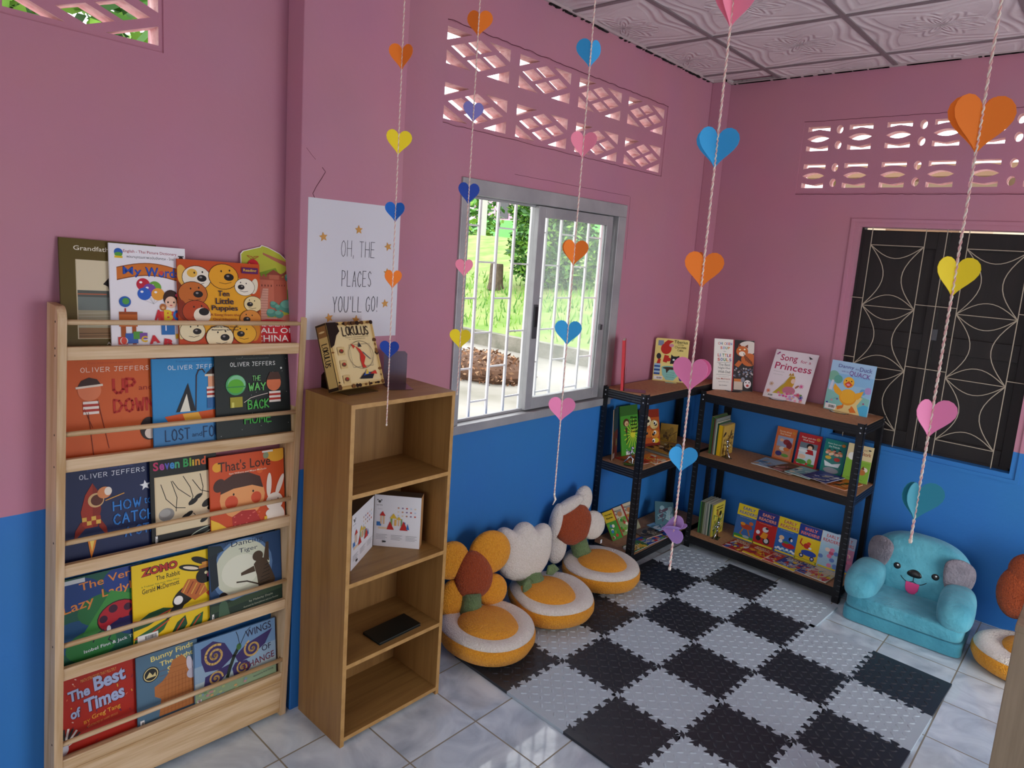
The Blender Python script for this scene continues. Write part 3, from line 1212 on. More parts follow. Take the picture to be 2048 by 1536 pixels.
PROF = tab_profile()
row_names = ['the row beside the cushions', 'the second row from the cushions', 'the middle row',
             'the fourth row from the cushions', 'the row farthest from the cushions']
ord_names = ['first', 'second', 'third', 'fourth', 'fifth', 'sixth']
for (i, j) in sorted(tiles):
    dark = (i + j) % 2 == 0
    oL, oR, oB, oT = [(q not in tiles) for q in ((i - 1, j), (i + 1, j), (i, j - 1), (i, j + 1))]
    X0, X1, Y0, Y1 = i * TL, (i + 1) * TL, j * TL, (j + 1) * TL
    ax0, ax1 = X0 - (BD if oL else 0), X1 + (BD if oR else 0)
    ay0, ay1 = Y0 - (BD if oB else 0), Y1 + (BD if oT else 0)
    pts = []
    g = 0.0004
    if oB:
        pts += [(ax0, ay0), (ax1, ay0)]
    else:
        pts += ([(ax0, Y0)] if oL else []) + [(X0 + s, Y0 + d + g) for s, d in PROF] + ([(ax1, Y0)] if oR else [])
    if oR:
        pts += [(ax1, ay0), (ax1, ay1)]
    else:
        pts += [(X1 + d - g, Y0 + s) for s, d in PROF]
    if oT:
        pts += [(ax1, ay1), (ax0, ay1)]
    else:
        pts += ([(ax1, Y1)] if oR else []) + [(X0 + s, Y1 + d - g) for s, d in reversed(PROF)] + ([(ax0, Y1)] if oL else [])
    if oL:
        pts += [(ax0, ay1), (ax0, ay0)]
    else:
        pts += [(X0 + d + g, Y0 + s) for s, d in reversed(PROF)]
    cl = []
    for p in pts:
        if not cl or (abs(p[0] - cl[-1][0]) + abs(p[1] - cl[-1][1])) > 1e-6:
            cl.append(p)
    if abs(cl[0][0] - cl[-1][0]) + abs(cl[0][1] - cl[-1][1]) < 1e-6:
        cl.pop()
    mb = MB()
    m = M_foam_k if dark else M_foam_g
    cx, cy = X0 + TL / 2, Y0 + TL / 2
    cl = [(p[0] - cx, p[1] - cy) for p in cl]
    mb.plate(cl, [], 0.0005, 0.012, m)
    # raised lens-shaped treads, turned alternately
    N = 9
    st = TL / N
    fa = 45
    for a in range(N):
        for b in range(N):
            x, y = -TL / 2 + (a + 0.5) * st, -TL / 2 + (b + 0.5) * st
            if (a == 0 and not oL and b % 2) or (b == 0 and not oB and a % 2):
                pass
            ang = math.radians(fa if (a + b) % 2 else fa + 90)
            ca, sa = math.cos(ang), math.sin(ang)
            vs = []
            M2 = 8
            for q in range(M2):
                t = 2 * PI * q / M2
                u, v = 0.0150 * math.cos(t), 0.0056 * math.sin(t)
                vs.append((x + u * ca - v * sa, y + u * sa + v * ca, 0.0119))
            k = len(vs)
            for q in range(M2):
                t = 2 * PI * q / M2
                u, v = 0.0085 * math.cos(t), 0.0022 * math.sin(t)
                vs.append((x + u * ca - v * sa, y + u * sa + v * ca, 0.0146))
            fs = [(q, (q + 1) % M2, M2 + (q + 1) % M2, M2 + q) for q in range(M2)] + [tuple(range(M2, 2 * M2))]
            mb.add(vs, fs, m)
    o = mb.build('foam_puzzle_tile', None, MATM @ T(cx, cy, 0))
    tag(o, '%s foam puzzle tile, %s along %s' % ('black' if dark else 'light grey', ord_names[j], row_names[i]), 'foam tile', 'foam puzzle tiles of the play mat')

# ------------------------------------------------------------------ tall display rack of pine
M_pine = wood('pine_along', '#dcc09a', '#b8925f', 'y', 20, 0.5)
M_pine_v = wood('pine_upright', '#d8bc96', '#b48e5c', 'z', 20, 0.5)
RM = T(0, -3.36, 0) @ Rx(-2.0)
rack = empty('display_bookrack', RM, 'tall pine bookrack with rounded uprights and thin dowel rails against the left wall', 'bookrack')
yl, yr = -0.373, 0.358
for yy, zb in ((yl, -0.013), (yr - 0.022, 0.0125)):
    mb = MB()
    prof = [(0.004, zb), (0.107, zb), (0.107, 1.475)]
    for k in range(1, 8):
        a = PI / 2 * k / 7
        prof.append((0.075 + 0.032 * math.cos(a), 1.475 + 0.04 * math.sin(a)))
    prof.append((0.004, 1.517))
    # drawn in (x, z), extruded along y
    mb.prism(prof, -(yy + 0.022), -yy, M_pine_v, Matrix(((1, 0, 0, 0), (0, 0, -1, 0), (0, 1, 0, 0), (0, 0, 0, 1))))
    for zz in (1.472, 1.40, 1.38, 1.16, 1.07, 0.85, 0.54, 0.235):
        mb.tube([(0.085, yy - 0.0006, zz), (0.085, yy + 0.001, zz)], 0.0035, M_dark, n=8)
    mb.build('upright', rack, bevel=0.003)
# tiers: board tops and dowels
TIERS = [(1.405, 1.472), (1.091, 1.162), (0.784, 0.848), (0.470, 0.540), (0.183, 0.233)]
for zt, zd in TIERS:
    mb = MB()
    mb.box((0.085, yl + 0.022, zt - 0.037), (0.103, yr - 0.022, zt), M_pine)
    mb.build('front_board', rack, bevel=0.002)
    mb = MB()
    mb.box((0.008, yl + 0.022, zt - 0.030), (0.085, yr - 0.022, zt - 0.016), M_pine)
    mb.build('ledge', rack)
    mb = MB()
    mb.tube([(0.098, yl + 0.02, zd), (0.098, yr - 0.02, zd)], 0.0075, M_pine, n=12)
    mb.build('dowel_rail', rack, smooth=True)
    if zt > 1.3:
        continue
    mb = MB()
    mb.box((0.006, yl + 0.022, zt + 0.10), (0.014, yr - 0.022, zt + 0.16), M_pine)
    mb.build('back_slat', rack)
mb = MB()
mb.box((0.087, yl + 0.022, 0.026), (0.101, yr - 0.022, 0.144), M_pine)
mb.build('kick_board', rack, bevel=0.002)

# ------------------------------------------------------------------ four-tier veneer bookcase
M_ven = wood('oak_veneer_upright', '#9b7340', '#845d30', 'z', 26, 0.45, 0.35)
M_ven_h = wood('oak_veneer_flat', '#9f7a44', '#866234', 'y', 26, 0.45, 0.35)
M_lit_edge = mat('light_catching_edge', '#bd9356', 0.5, noise=(30, '#ab8146', 4))  # same veneer painted paler, for the light caught on the front edges
BC = empty('veneer_bookcase', T(0.115, -2.955, 0), 'narrow oak veneer bookcase with four open shelves below the white poster', 'bookcase')
bw, bd_, bh, th = 0.45, 0.28, 1.23, 0.015
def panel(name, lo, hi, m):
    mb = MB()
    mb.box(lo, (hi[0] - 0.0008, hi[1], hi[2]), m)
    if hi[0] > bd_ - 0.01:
        mb.box((hi[0] - 0.0008, lo[1], lo[2]), (hi[0], hi[1], hi[2]), M_lit_edge)
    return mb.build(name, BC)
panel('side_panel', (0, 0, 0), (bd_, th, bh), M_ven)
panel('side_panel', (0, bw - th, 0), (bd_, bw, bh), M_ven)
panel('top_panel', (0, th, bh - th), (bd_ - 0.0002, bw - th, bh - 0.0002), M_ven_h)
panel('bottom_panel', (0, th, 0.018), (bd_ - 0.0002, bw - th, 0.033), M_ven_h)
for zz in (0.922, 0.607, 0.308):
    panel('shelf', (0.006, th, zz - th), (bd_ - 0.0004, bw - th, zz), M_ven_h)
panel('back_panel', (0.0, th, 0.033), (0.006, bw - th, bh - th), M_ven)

# ------------------------------------------------------------------ black bolted metal shelf units
M_blk = mat('black_painted_steel', '#17181b', 0.42, spec=0.4)
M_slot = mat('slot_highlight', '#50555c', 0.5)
M_mdf = mat('brown_fibreboard', '#bd8d64', 0.7, noise=(60, '#a97a54', 5))
M_bolt = mat('shiny_bolt', '#b9bcc2', 0.25, metal=0.9)


def metal_shelf(M, L, D, tops, Ht, label):
    r = empty('metal_shelf', M, label, 'shelf unit', 'black metal shelf units of the reading corner')
    pw = 0.036
    for px, sx in ((0, 1), (L, -1)):
        for py, sy in ((0, 1), (D, -1)):
            mb = MB()
            mb.box((min(px, px + sx * pw), min(py, py + sy * 0.002), 0), (max(px, px + sx * pw), max(py, py + sy * 0.002), Ht), M_blk)
            mb.box((min(px, px + sx * 0.002), min(py, py + sy * pw), 0), (max(px, px + sx * 0.002), max(py, py + sy * pw), Ht), M_blk)
            z = 0.04
            while z < Ht - 0.09:
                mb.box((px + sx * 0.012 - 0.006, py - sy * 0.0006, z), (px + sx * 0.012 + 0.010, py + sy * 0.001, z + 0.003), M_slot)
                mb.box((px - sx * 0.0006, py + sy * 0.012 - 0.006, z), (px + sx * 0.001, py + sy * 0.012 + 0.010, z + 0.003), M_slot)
                z += 0.03
            if py == 0:
                for zz in (tops[0] - 0.012, tops[0] - 0.04):
                    mb.squad((px + sx * 0.018, -0.001, zz), (0.0045, 0.002, 0.0045), 0.8, M_bolt, None, 10, 6)
            mb.squad((px - sx * 0.001, py + sy * 0.018, tops[0] - 0.012), (0.002, 0.0045, 0.0045), 0.8, M_bolt, None, 10, 6)
            mb.squad((px - sx * 0.001, py + sy * 0.018, tops[0] - 0.038), (0.002, 0.0045, 0.0045), 0.8, M_bolt, None, 10, 6)
            mb.build('post', r)
    for zt in tops:
        for py, sy in ((0.002, 1), (D - 0.002, -1)):
            mb = MB()
            ya, yb_ = sorted((py, py + sy * 0.012))
            mb.box((0.003, ya, zt - 0.052), (L - 0.003, yb_, zt - 0.002), M_blk)
            for k in range(3):
                q = zt - 0.044 + k * 0.014
                y_ = py - 0.0015 if sy > 0 else py
                mb.box((pw, y_, q), (L - pw, y_ + 0.0015, q + 0.007), M_blk)
            mb.build('long_rail', r)
        for px, sx in ((0.002, 1), (L - 0.002, -1)):
            mb = MB()
            xa, xb = sorted((px, px + sx * 0.012))
            mb.box((xa, 0.014, zt - 0.052), (xb, D - 0.014, zt - 0.002), M_blk)
            for k in range(3):
                q = zt - 0.044 + k * 0.014
                x_ = px - 0.0015 if sx > 0 else px
                mb.box((x_, pw, q), (x_ + 0.0015, D - pw, q + 0.007), mat('rail_ridge', '#3c4047', 0.35) if sx > 0 else M_blk)
            mb.build('end_rail', r)
        mb = MB()
        mb.box((0.004, 0.004, zt - 0.006), (L - 0.004, D - 0.004, zt), M_mdf)
        tag(mb.build('shelf_board', r), 'brown fibreboard shelf board')
    return r


ZR = (0.99, 0.60, 0.085)
ZL = (1.02, 0.595, 0.09)
metal_shelf(T(0.33, -0.425, 0), 0.935, 0.385, ZR, 1.0, 'black metal shelf unit below the dark shutters beside the puppy armchair')
metal_shelf(T(0.302, -1.0, 0) @ Rz(90), 0.9, 0.29, ZL, 1.03, 'black metal shelf unit under the right end of the bright window')

# ------------------------------------------------------------------ fuzzy flower cushions
def plush(name, c, c2, sc=160):
    return mat(name, c, 0.95, noise=(sc, c2, 3), bump=(150, 1.0, 0.012), sheen=0.15)


P_or = plush('orange_fleece', '#ffb22e', '#f09a1c')
P_wh = plush('cream_fleece', '#fff8ec', '#f1e8d8')
P_rust = plush('rust_fleece', '#b4501f', '#9b4018')
P_gr = plush('sage_fleece', '#7f9a66', '#6a8453')


def ellipse_pts(cx, cy, rx, ry, rot=0, n=28):
    r = math.radians(rot)
    return [(cx + rx * math.cos(2 * PI * i / n) * math.cos(r) - ry * math.sin(2 * PI * i / n) * math.sin(r),
             cy + rx * math.cos(2 * PI * i / n) * math.sin(r) + ry * math.sin(2 * PI * i / n) * math.cos(r)) for i in range(n)]


def smooth_poly(p, n=2):
    for _ in range(n):
        q = []
        for i in range(len(p)):
            a, b = p[i], p[(i + 1) % len(p)]
            q += [(a[0] * 0.8 + b[0] * 0.2, a[1] * 0.8 + b[1] * 0.2), (a[0] * 0.2 + b[0] * 0.8, a[1] * 0.2 + b[1] * 0.8)]
        p = q
    return p if sum(p[i][0] * p[(i + 1) % len(p)][1] - p[(i + 1) % len(p)][0] * p[i][1] for i in range(len(p))) > 0 else p[::-1]


def egg_seat(root, R, wob, yolk_off=(0, 0), yolk_r=0.115, rot=0.0):
    def rad(a):
        a += rot
        return 1 + wob[0] * math.cos(2 * a) + wob[1] * math.cos(3 * a + 1) + wob[2] * math.cos(4 * a)
    mb = MB()
    mb.lathe([(0, 0.0), (0.55 * R, 0.002), (0.8 * R, 0.010), (0.93 * R, 0.026), (1.0 * R, 0.056), (1.0 * R, 0.080), (0.975 * R, 0.097), (0.9 * R, 0.100), (0, 0.09)], P_or, None, 48, rad)
    mb.build('seat_side', root, smooth=True)
    mb = MB()
    mb.lathe([(0.98 * R, 0.093), (0.96 * R, 0.105), (0.89 * R, 0.116), (0.79 * R, 0.120), (0.68 * R, 0.117), (0.55 * R, 0.110), (0, 0.106)], P_wh, None, 48, rad)
    mb.build('egg_white', root, smooth=True)
    mb = MB()
    k = yolk_r
    mb.lathe([(k, 0.104), (k * 0.985, 0.114), (k * 0.92, 0.125), (k * 0.75, 0.137), (k * 0.48, 0.145), (0, 0.148)], P_or, T(yolk_off[0], yolk_off[1], 0), 40,
             lambda a: 1 + 0.05 * math.cos(2 * a + 0.6) + 0.03 * math.cos(3 * a))
    tag(mb.build('yolk', root, smooth=True), 'orange fleece yolk')


def flower_back(root, cx, cy, cz, lean, roll, petals, centre_pts, pm, stem, yaw=0):
    """flower standing in local (u = +y, v = +z) facing +x; petals are (u, v, ru, rv, turn, forward)"""
    B = T(cx, cy, cz) @ Rz(yaw) @ Ry(-lean) @ Matrix(((0, 0, 1, 0), (1, 0, 0, 0), (0, 1, 0, 0), (0, 0, 0, 1))) @ Matrix.Rotation(math.radians(roll), 4, 'Z')
    for (u, v, ru, rv, tn, z) in petals:
        mb = MB()
        mb.puff(ellipse_pts(0, 0, ru, rv), 0.036, pm, None, back=0.9, p=2.3)
        mb.build('petal', root, B @ T(u, v, z) @ Matrix.Rotation(math.radians(tn), 4, 'Z'), smooth=True)
    mb = MB()
    mb.puff(centre_pts, 0.040, P_rust, None, back=0.6, p=2.3)
    mb.build('flower_centre', root, B @ T(0, 0, 0.020), smooth=True)
    mb = MB()
    st, sb = stem
    mb.tube([st, ((st[0] + sb[0]) / 2, (st[1] + sb[1]) / 2, (st[2] + sb[2]) / 2), sb], [0.050, 0.050, 0.058], P_gr, n=16)
    mb.build('stem', root, smooth=True)


G = 'flower-backed egg cushions along the window wall'
ZC = 0.0142
c1 = empty('flower_cushion', T(0.30, -2.140, ZC), 'egg seat cushion with an orange flower back, nearest the veneer bookcase', 'cushion', G)
egg_seat(c1, 0.215, (0.02, 0.02, -0.01), (0.012, -0.012), 0.140)
flower_back(c1, -0.165, 0.042, 0.262, 12, 3,
            [(-0.095, 0.082, 0.088, 0.085, 30, 0.0), (0.098, 0.080, 0.108, 0.100, 10, 0.006), (0.098, -0.100, 0.078, 0.076, 0, -0.004), (-0.105, -0.095, 0.062, 0.090, -8, -0.002)],
            [(0.094 * math.cos(2 * PI * i / 28) * (1 - 0.12 * math.sin(2 * PI * i / 28)), 0.112 * math.sin(2 * PI * i / 28)) for i in range(28)],
            P_or, ((-0.140, 0.018, 0.180), (-0.105, -0.005, 0.095)), -18)

c2 = empty('tulip_cushion', T(0.30, -1.70, ZC), 'egg seat cushion with a white tulip back, second from the veneer bookcase', 'cushion', G)
egg_seat(c2, 0.216, (0.03, 0.02, -0.03), (-0.005, -0.025), 0.140, 0.5)
BT = T(-0.155, -0.065, 0.278) @ Rz(-16) @ Ry(-10) @ Matrix(((0, 0, 1, 0), (1, 0, 0, 0), (0, 1, 0, 0), (0, 0, 0, 1))) @ Matrix.Rotation(math.radians(-4), 4, 'Z') @ Matrix.Diagonal((0.94, 0.86, 1, 1))
out = [(-0.045, -0.165), (0.045, -0.165), (0.11, -0.135), (0.158, -0.07), (0.176, 0.02), (0.176, 0.10), (0.158, 0.14), (0.125, 0.152), (0.095, 0.142), (0.068, 0.118),
       (0.052, 0.148), (0.026, 0.166), (-0.01, 0.168), (-0.04, 0.152), (-0.062, 0.118), (-0.09, 0.142), (-0.122, 0.15), (-0.155, 0.136), (-0.174, 0.09), (-0.172, 0.02), (-0.155, -0.07), (-0.11, -0.135)]
sm = []
for i in range(len(out)):
    a, b = out[i], out[(i + 1) % len(out)]
    sm += [(a[0] * 0.75 + b[0] * 0.25, a[1] * 0.75 + b[1] * 0.25), (a[0] * 0.25 + b[0] * 0.75, a[1] * 0.25 + b[1] * 0.75)]
mb = MB()
mb.puff(sm, 0.075, P_wh, None, rings=9, back=0.5, p=2.4, cen=(0, 0))
mb.build('tulip_bloom', c2, BT, smooth=True)
mb = MB()
mb.tube([(-0.140, -0.045, 0.19), (-0.12, -0.035, 0.135), (-0.090, -0.025, 0.085)], [0.062, 0.066, 0.074], P_gr, n=16)
mb.build('stem', c2, smooth=True)
for pos, rot, sx in (((-0.062, -0.125, 0.175), -75, 1), ((-0.085, 0.060, 0.165), 150, 1)):
    mb = MB()
    lf = [(0, -0.022), (0.045, -0.030), (0.100, 0.0), (0.045, 0.030), (0, 0.022)]
    mb.puff(lf, 0.016, P_gr, None, rings=5)
    mb.build('leaf', c2, T(*pos) @ Matrix(((0, 0, 1, 0), (1, 0, 0, 0), (0, 1, 0, 0), (0, 0, 0, 1))) @ Matrix.Rotation(math.radians(rot if rot < 0 else -14), 4, 'Z'), smooth=True)

c3 = empty('flower_cushion', T(0.268, -1.245, ZC), 'egg seat cushion with a drooping white flower back, farthest from the veneer bookcase', 'cushion', G)
egg_seat(c3, 0.215, (0.02, -0.015, 0.01), (0.01, 0.0), 0.136, 0.2)
flower_back(c3, -0.16, -0.068, 0.285, 12, -4,
            [(0.080, 0.128, 0.056, 0.080, -18, -0.012), (0.142, -0.015, 0.088, 0.080, 0, -0.006), (-0.045, 0.110, 0.115, 0.034, 24, 0.016), (-0.128, 0.030, 0.034, 0.100, -16, 0.014), (-0.100, -0.115, 0.060, 0.085, -14, -0.012)],
            smooth_poly([(-0.088, 0.082), (0.062, 0.118), (0.118, 0.040), (0.078, -0.085), (-0.036, -0.112), (-0.138, -0.045)]),
            P_wh, ((-0.135, -0.045, 0.20), (-0.10, -0.02, 0.095)), -14)
mb = MB()
mb.box((-0.0005, -0.008, 0), (0.0005, 0.008, 0.022), mat('white_cloth_tag', '#e6e6e6', 0.8), T(-0.12, 0.165, 0.125))
mb.build('cloth_tag', c3)

c4 = empty('flower_cushion', T(2.075, -0.42, 0.0), 'egg seat cushion with a rust flower back, alone beyond the puppy armchair', 'cushion', G)
egg_seat(c4, 0.2, (0.02, 0.02, 0), (0.03, 0.02), 0.118)
BF = T(0.0, 0.22, 0.29) @ Rx(-8)
for ang, d, rx, ry in ((180, 0.10, 0.085, 0.13), (60, 0.13, 0.1, 0.09), (-40, 0.13, 0.1, 0.09), (120, 0.13, 0.09, 0.09)):
    mb = MB()
    mb.puff(ellipse_pts(0, 0, rx, ry), 0.04, P_rust, None)
    a = math.radians(ang)
    mb.build('petal', c4, BF @ XZ @ T(0.02 + math.cos(a) * d, math.sin(a) * d, 0.0) @ Matrix.Rotation(a, 4, 'Z'), smooth=True)
mb = MB()
mb.puff(ellipse_pts(0, 0, 0.1, 0.1), 0.045, P_or, None)
mb.build('flower_centre', c4, BF @ XZ @ T(0.06, 0, 0.03), smooth=True)
mb = MB()
mb.tube([(0.02, 0.2, 0.2), (0.02, 0.13, 0.09)], [0.05, 0.055], P_gr, n=14)
mb.build('stem', c4, smooth=True)

# ------------------------------------------------------------------ puppy armchair
V_teal = mat('teal_velvet', '#66b9ca', 0.85, noise=(7, '#4397ac', 5), bump=(45, 0.45, 0.014), sheen=0.15)
V_deep = mat('teal_velvet_base', '#4ba0b4', 0.85, noise=(7, '#3a8aa0', 5), bump=(45, 0.4, 0.012), sheen=0.15)
V_grey = mat('grey_plush', '#8d8790', 0.9, noise=(30, '#77727c', 5), bump=(90, 0.9, 0.012), sheen=0.2)
M_eye = mat('glossy_black_felt', '#0c0c0e', 0.35)
M_tongue = mat('pink_felt', '#f0508f', 0.8)
M_wht = mat('white_felt', '#f4f4f4', 0.7)
dog = empty('puppy_armchair', T(1.578, -0.34, 0) @ Rz(2.5), 'small teal velvet armchair with a puppy face and grey ears, below the dark shutters', 'armchair')
mb = MB()
mb.squad((0, 0, 0.036), (0.268, 0.212, 0.036), 0.16, V_deep, None, 64, 20)
mb.build('base_cushion', dog, smooth=True)
mb = MB()
mb.squad((0, -0.005, 0.108), (0.262, 0.21, 0.040), 0.22, V_teal, None, 64, 20)
mb.build('seat_cushion', dog, smooth=True)
bc, bs, be = Vector((0, 0.135, 0.258)), (0.236, 0.088, 0.150), 0.62
def warp_back(p):
    z = p.z / bs[2]
    k = 1 - 0.10 * max(z, 0) ** 2
    return Vector((p.x * k, p.y + 0.03 * z, p.z + 0.018 * (1 - (p.x / bs[0]) ** 2) * max(z, 0)))
mb = MB()
mb.squad(bc, bs, be, V_teal, None, 64, 32, warp_back)
mb.build('backrest', dog, smooth=True)
for s in (-1, 1):
    mb = MB()
    mb.squad((0, 0, 0), (0.080, 0.165, 0.074), 0.72, V_teal, None, 40, 24)
    mb.build('armrest', dog, T(s * 0.207, -0.062, 0.192) @ Rz(s * 3) @ Rx(7), smooth=True)


def back_y(x, z):
    """front surface of the backrest"""
    q = 2 / be
    zz = (z - bc.z) / bs[2]
    r = 1 - abs(x / bs[0]) ** q - abs(zz) ** q
    return bc.y - bs[1] * max(r, 0.02) ** (1 / q) + 0.03 * zz


def face_part(name, x, z, outline, Tk, m, off=0.0, roll=0, lab=None):
    mb = MB()
    mb.puff(outline, Tk, m, None, rings=5, back=1.2)
    tilt = math.degrees(math.atan2(back_y(x, z + 0.02) - back_y(x, z - 0.02), 0.04))
    yaw = math.degrees(math.atan2(back_y(x + 0.02, z) - back_y(x - 0.02, z), 0.04))
    o = mb.build(name, dog, T(x, back_y(x, z) - off, z) @ Rz(yaw) @ Rx(-tilt) @ XZ @ Matrix.Rotation(math.radians(roll), 4, 'Z'), smooth=True)
    if lab:
        tag(o, lab)
    return o


for s in (-1, 1):
    x = s * 0.088
    o = face_part('eye', x, 0.268, ellipse_pts(0, 0, 0.0175, 0.0165), 0.004, M_eye)
    mb = MB()
    mb.puff(ellipse_pts(0, 0, 0.0045, 0.0045, 0, 12), 0.0015, M_wht, None, rings=3)
    mb.build('eye_glint', o, T(0.003, 0.005, 0.0045), smooth=True)
face_part('nose', -0.004, 0.252, [(0.034 * math.cos(a) * (1 - 0.12 * math.sin(a)) , 0.0205 * math.sin(a) - 0.002 * math.cos(2 * a)) for a in [2 * PI * i / 28 for i in range(28)]], 0.008, M_eye)
mb = MB()
for s in (-1, 1):
    pts = []
    for i in range(11):
        t = i / 10
        x = -0.004 + s * 0.060 * t
        z = 0.214 - 0.011 * math.sin(PI * t) + 0.012 * t * t
        pts.append((x, back_y(x, z) - 0.001, z))
    mb.tube(pts, 0.0017, M_eye, n=6)
pts = [(-0.004, back_y(0, z) - 0.001, z) for z in (0.236, 0.225, 0.214)]
mb.tube(pts, 0.0017, M_eye, n=6)
mb.build('mouth_line', dog)
tg = [(-0.031, 0.022), (-0.032, -0.006), (-0.026, -0.026), (-0.012, -0.037), (0.004, -0.039), (0.018, -0.033), (0.028, -0.016), (0.031, 0.004), (0.031, 0.022)]
face_part('tongue', -0.004, 0.186, tg[::1], 0.004, M_tongue, 0.003)
EK = 1.22
earL = [(-0.050, 0.046), (-0.062, 0.0), (-0.050, -0.050), (-0.020, -0.082), (0.014, -0.084), (0.042, -0.05), (0.054, 0.01), (0.050, 0.052), (0.0, 0.068)]
earL = [(x * EK, y * EK) for x, y in earL]
earR = [(-x * 1.1, y * 1.08) for x, y in earL][::-1]
def smooth_loop(p):
    r = []
    for i in range(len(p)):
        a, b = p[i], p[(i + 1) % len(p)]
        r += [(a[0] * 0.75 + b[0] * 0.25, a[1] * 0.75 + b[1] * 0.25), (a[0] * 0.25 + b[0] * 0.75, a[1] * 0.25 + b[1] * 0.75)]
    return r
def ccw(p):
    return p if sum(p[i][0] * p[(i + 1) % len(p)][1] - p[(i + 1) % len(p)][0] * p[i][1] for i in range(len(p))) > 0 else p[::-1]
for pts, px, pz, yaw, rl in ((earL, -0.176, 0.322, -24, -6), (earR, 0.182, 0.306, 24, -4)):
    mb = MB()
    mb.puff(ccw(smooth_loop(smooth_loop(pts))), 0.022, V_grey, None, rings=6, back=0.8)
    tag(mb.build('ear', dog, T(px, back_y(px, pz) - 0.012, pz) @ Rz(yaw) @ Rx(-4) @ XZ @ Matrix.Rotation(math.radians(rl), 4, 'Z'), smooth=True), 'grey plush ear')

# ------------------------------------------------------------------ edge of a low cabinet at the right
M_greyw = wood('greyed_oak', '#9c8a70', '#85745c', 'z', 20, 0.6)
cb = empty('low_cabinet', T(2.108, -1.97, 0), 'low grey-brown wooden cabinet at the right edge of the room', 'cabinet')
for n_, lo, hi in (('side_panel', (0, 0, 0), (0.9, 0.02, 0.835)), ('side_panel', (0, 0.36, 0), (0.9, 0.38, 0.835)), ('top_panel', (-0.002, -0.004, 0.835), (0.904, 0.384, 0.855)), ('back_panel', (0.004, 0.02, 0.02), (0.014, 0.36, 0.83)),
                   ('shelf', (0.014, 0.02, 0.40), (0.88, 0.36, 0.418)), ('bottom_panel', (0.014, 0.02, 0.02), (0.88, 0.36, 0.038))):
    mb = MB()
    mb.box(lo, hi, M_greyw)
    mb.build(n_, cb, bevel=0.002)

# ------------------------------------------------------------------ garlands of folded paper hearts
M_yarn1 = mat('pink_yarn', '#e3b3ad', 0.9)
M_yarn2 = mat('cream_yarn', '#ece2d2', 0.9)
HC = dict(orange='#ee7b1a', yellow='#f2d81c', blue='#1668c4', navy='#123f9e', pink='#f58ba6', lav='#7d78bd', sky='#2f9fdc', rose='#ee86b5', teal='#2b8fa5', violet='#a485c4')
PAPER = {k: mat('paper_' + k, v, 0.75) for k, v in HC.items()}


def half_heart(n=16):
    p = []
    for i in range(n + 1):
        t = PI * i / n
        p.append((16 * math.sin(t) ** 3 / 32.0, (13 * math.cos(t) - 5 * math.cos(2 * t) - 2 * math.cos(3 * t) - math.cos(4 * t)) / 30.0))
    return p


HH = half_heart()


def garland(name_label, x, y, z_end, hearts, yr=0.0013, tail=None):
    root = empty('heart_garland', T(x, y, z_end), name_label, 'garland', 'paper heart garlands hung from the ceiling')
    mb = MB()
    Lh = H - z_end
    st = int(Lh / 0.004)
    for k, m in ((0, M_yarn1), (PI, M_yarn2)):
        mb.tube([(yr * 0.9 * math.cos(k + i * 0.004 / 0.018 * 2 * PI), yr * 0.9 * math.sin(k + i * 0.004 / 0.018 * 2 * PI), i * 0.004) for i in range(st + 1)], yr, m, n=5)
    if tail:
        mb.tube([(0, 0, 0.0), (0.004, 0.002, -0.012), (-0.003, 0.0, -0.03)], [yr * 2.2, yr * 2.4, yr * 0.8], M_yarn2, n=6)
    mb.squad((0, 0, 0.004), (yr * 2.3, yr * 2.3, yr * 3), 1, M_yarn2, None, 8, 6)
    mb.build('string', root, smooth=True)
    for (z, w, c, angs, tilt) in hearts:
        hb = MB()
        m = PAPER[c]
        for a in angs:
            fwd = math.radians(a) + 0.7249
            A = Matrix.Rotation(fwd, 4, 'Z')
            pts = [(px * w + 0.0006, pz * w * 0.98) for px, pz in HH]
            vs = [(p[0], -0.0004, p[1]) for p in pts] + [(p[0], 0.0004, p[1]) for p in pts]
            n = len(pts)
            fs = [tuple(range(n)), tuple(range(2 * n - 1, n - 1, -1))] + [(i + 1, i, n + i, n + i + 1) for i in range(n - 1)] + [(0, n - 1, 2 * n - 1, n)]
            hb.add(vs, fs, m, A)
        hb.build('heart', root, T(0, 0, z - z_end) @ Ry(tilt))
    return root


garland('string of small paper hearts, lowest one navy, hanging over the veneer bookcase', 0.549, -2.93, 1.194,
        [(2.287, .076, 'orange', [-30, 200, 75], 0), (2.051, .076, 'yellow', [12, 150, 215], 0), (1.851, .062, 'blue', [-24, 198, 80], 0), (1.652, .060, 'orange', [40, 150, 230], 0), (1.438, .060, 'navy', [-14, 194, 95], 0)])
garland('string of small paper hearts, topmost orange, hanging before the left window edge', 0.652, -2.736, 1.291,
        [(2.418, .082, 'orange', [14, 128, 152], 0), (2.165, .064, 'lav', [28, 140, 200], 0), (1.926, .070, 'navy', [30, 152, 210], 0), (1.699, .060, 'pink', [38, 142, 205], 0), (1.477, .068, 'yellow', [-14, 192, 85], 0)])
garland('string of paper hearts, lowest one pink, hanging before the glass sash', 1.050, -2.70, 1.068,
        [(2.292, .082, 'sky', [48, 142, 160], 0), (2.057, .074, 'pink', [-22, 200, 88], 0), (1.771, .076, 'orange', [-16, 214, 150], 0), (1.549, .076, 'sky', [-10, 190], 0), (1.330, .078, 'rose', [-16, 194], 0)], tail=True)
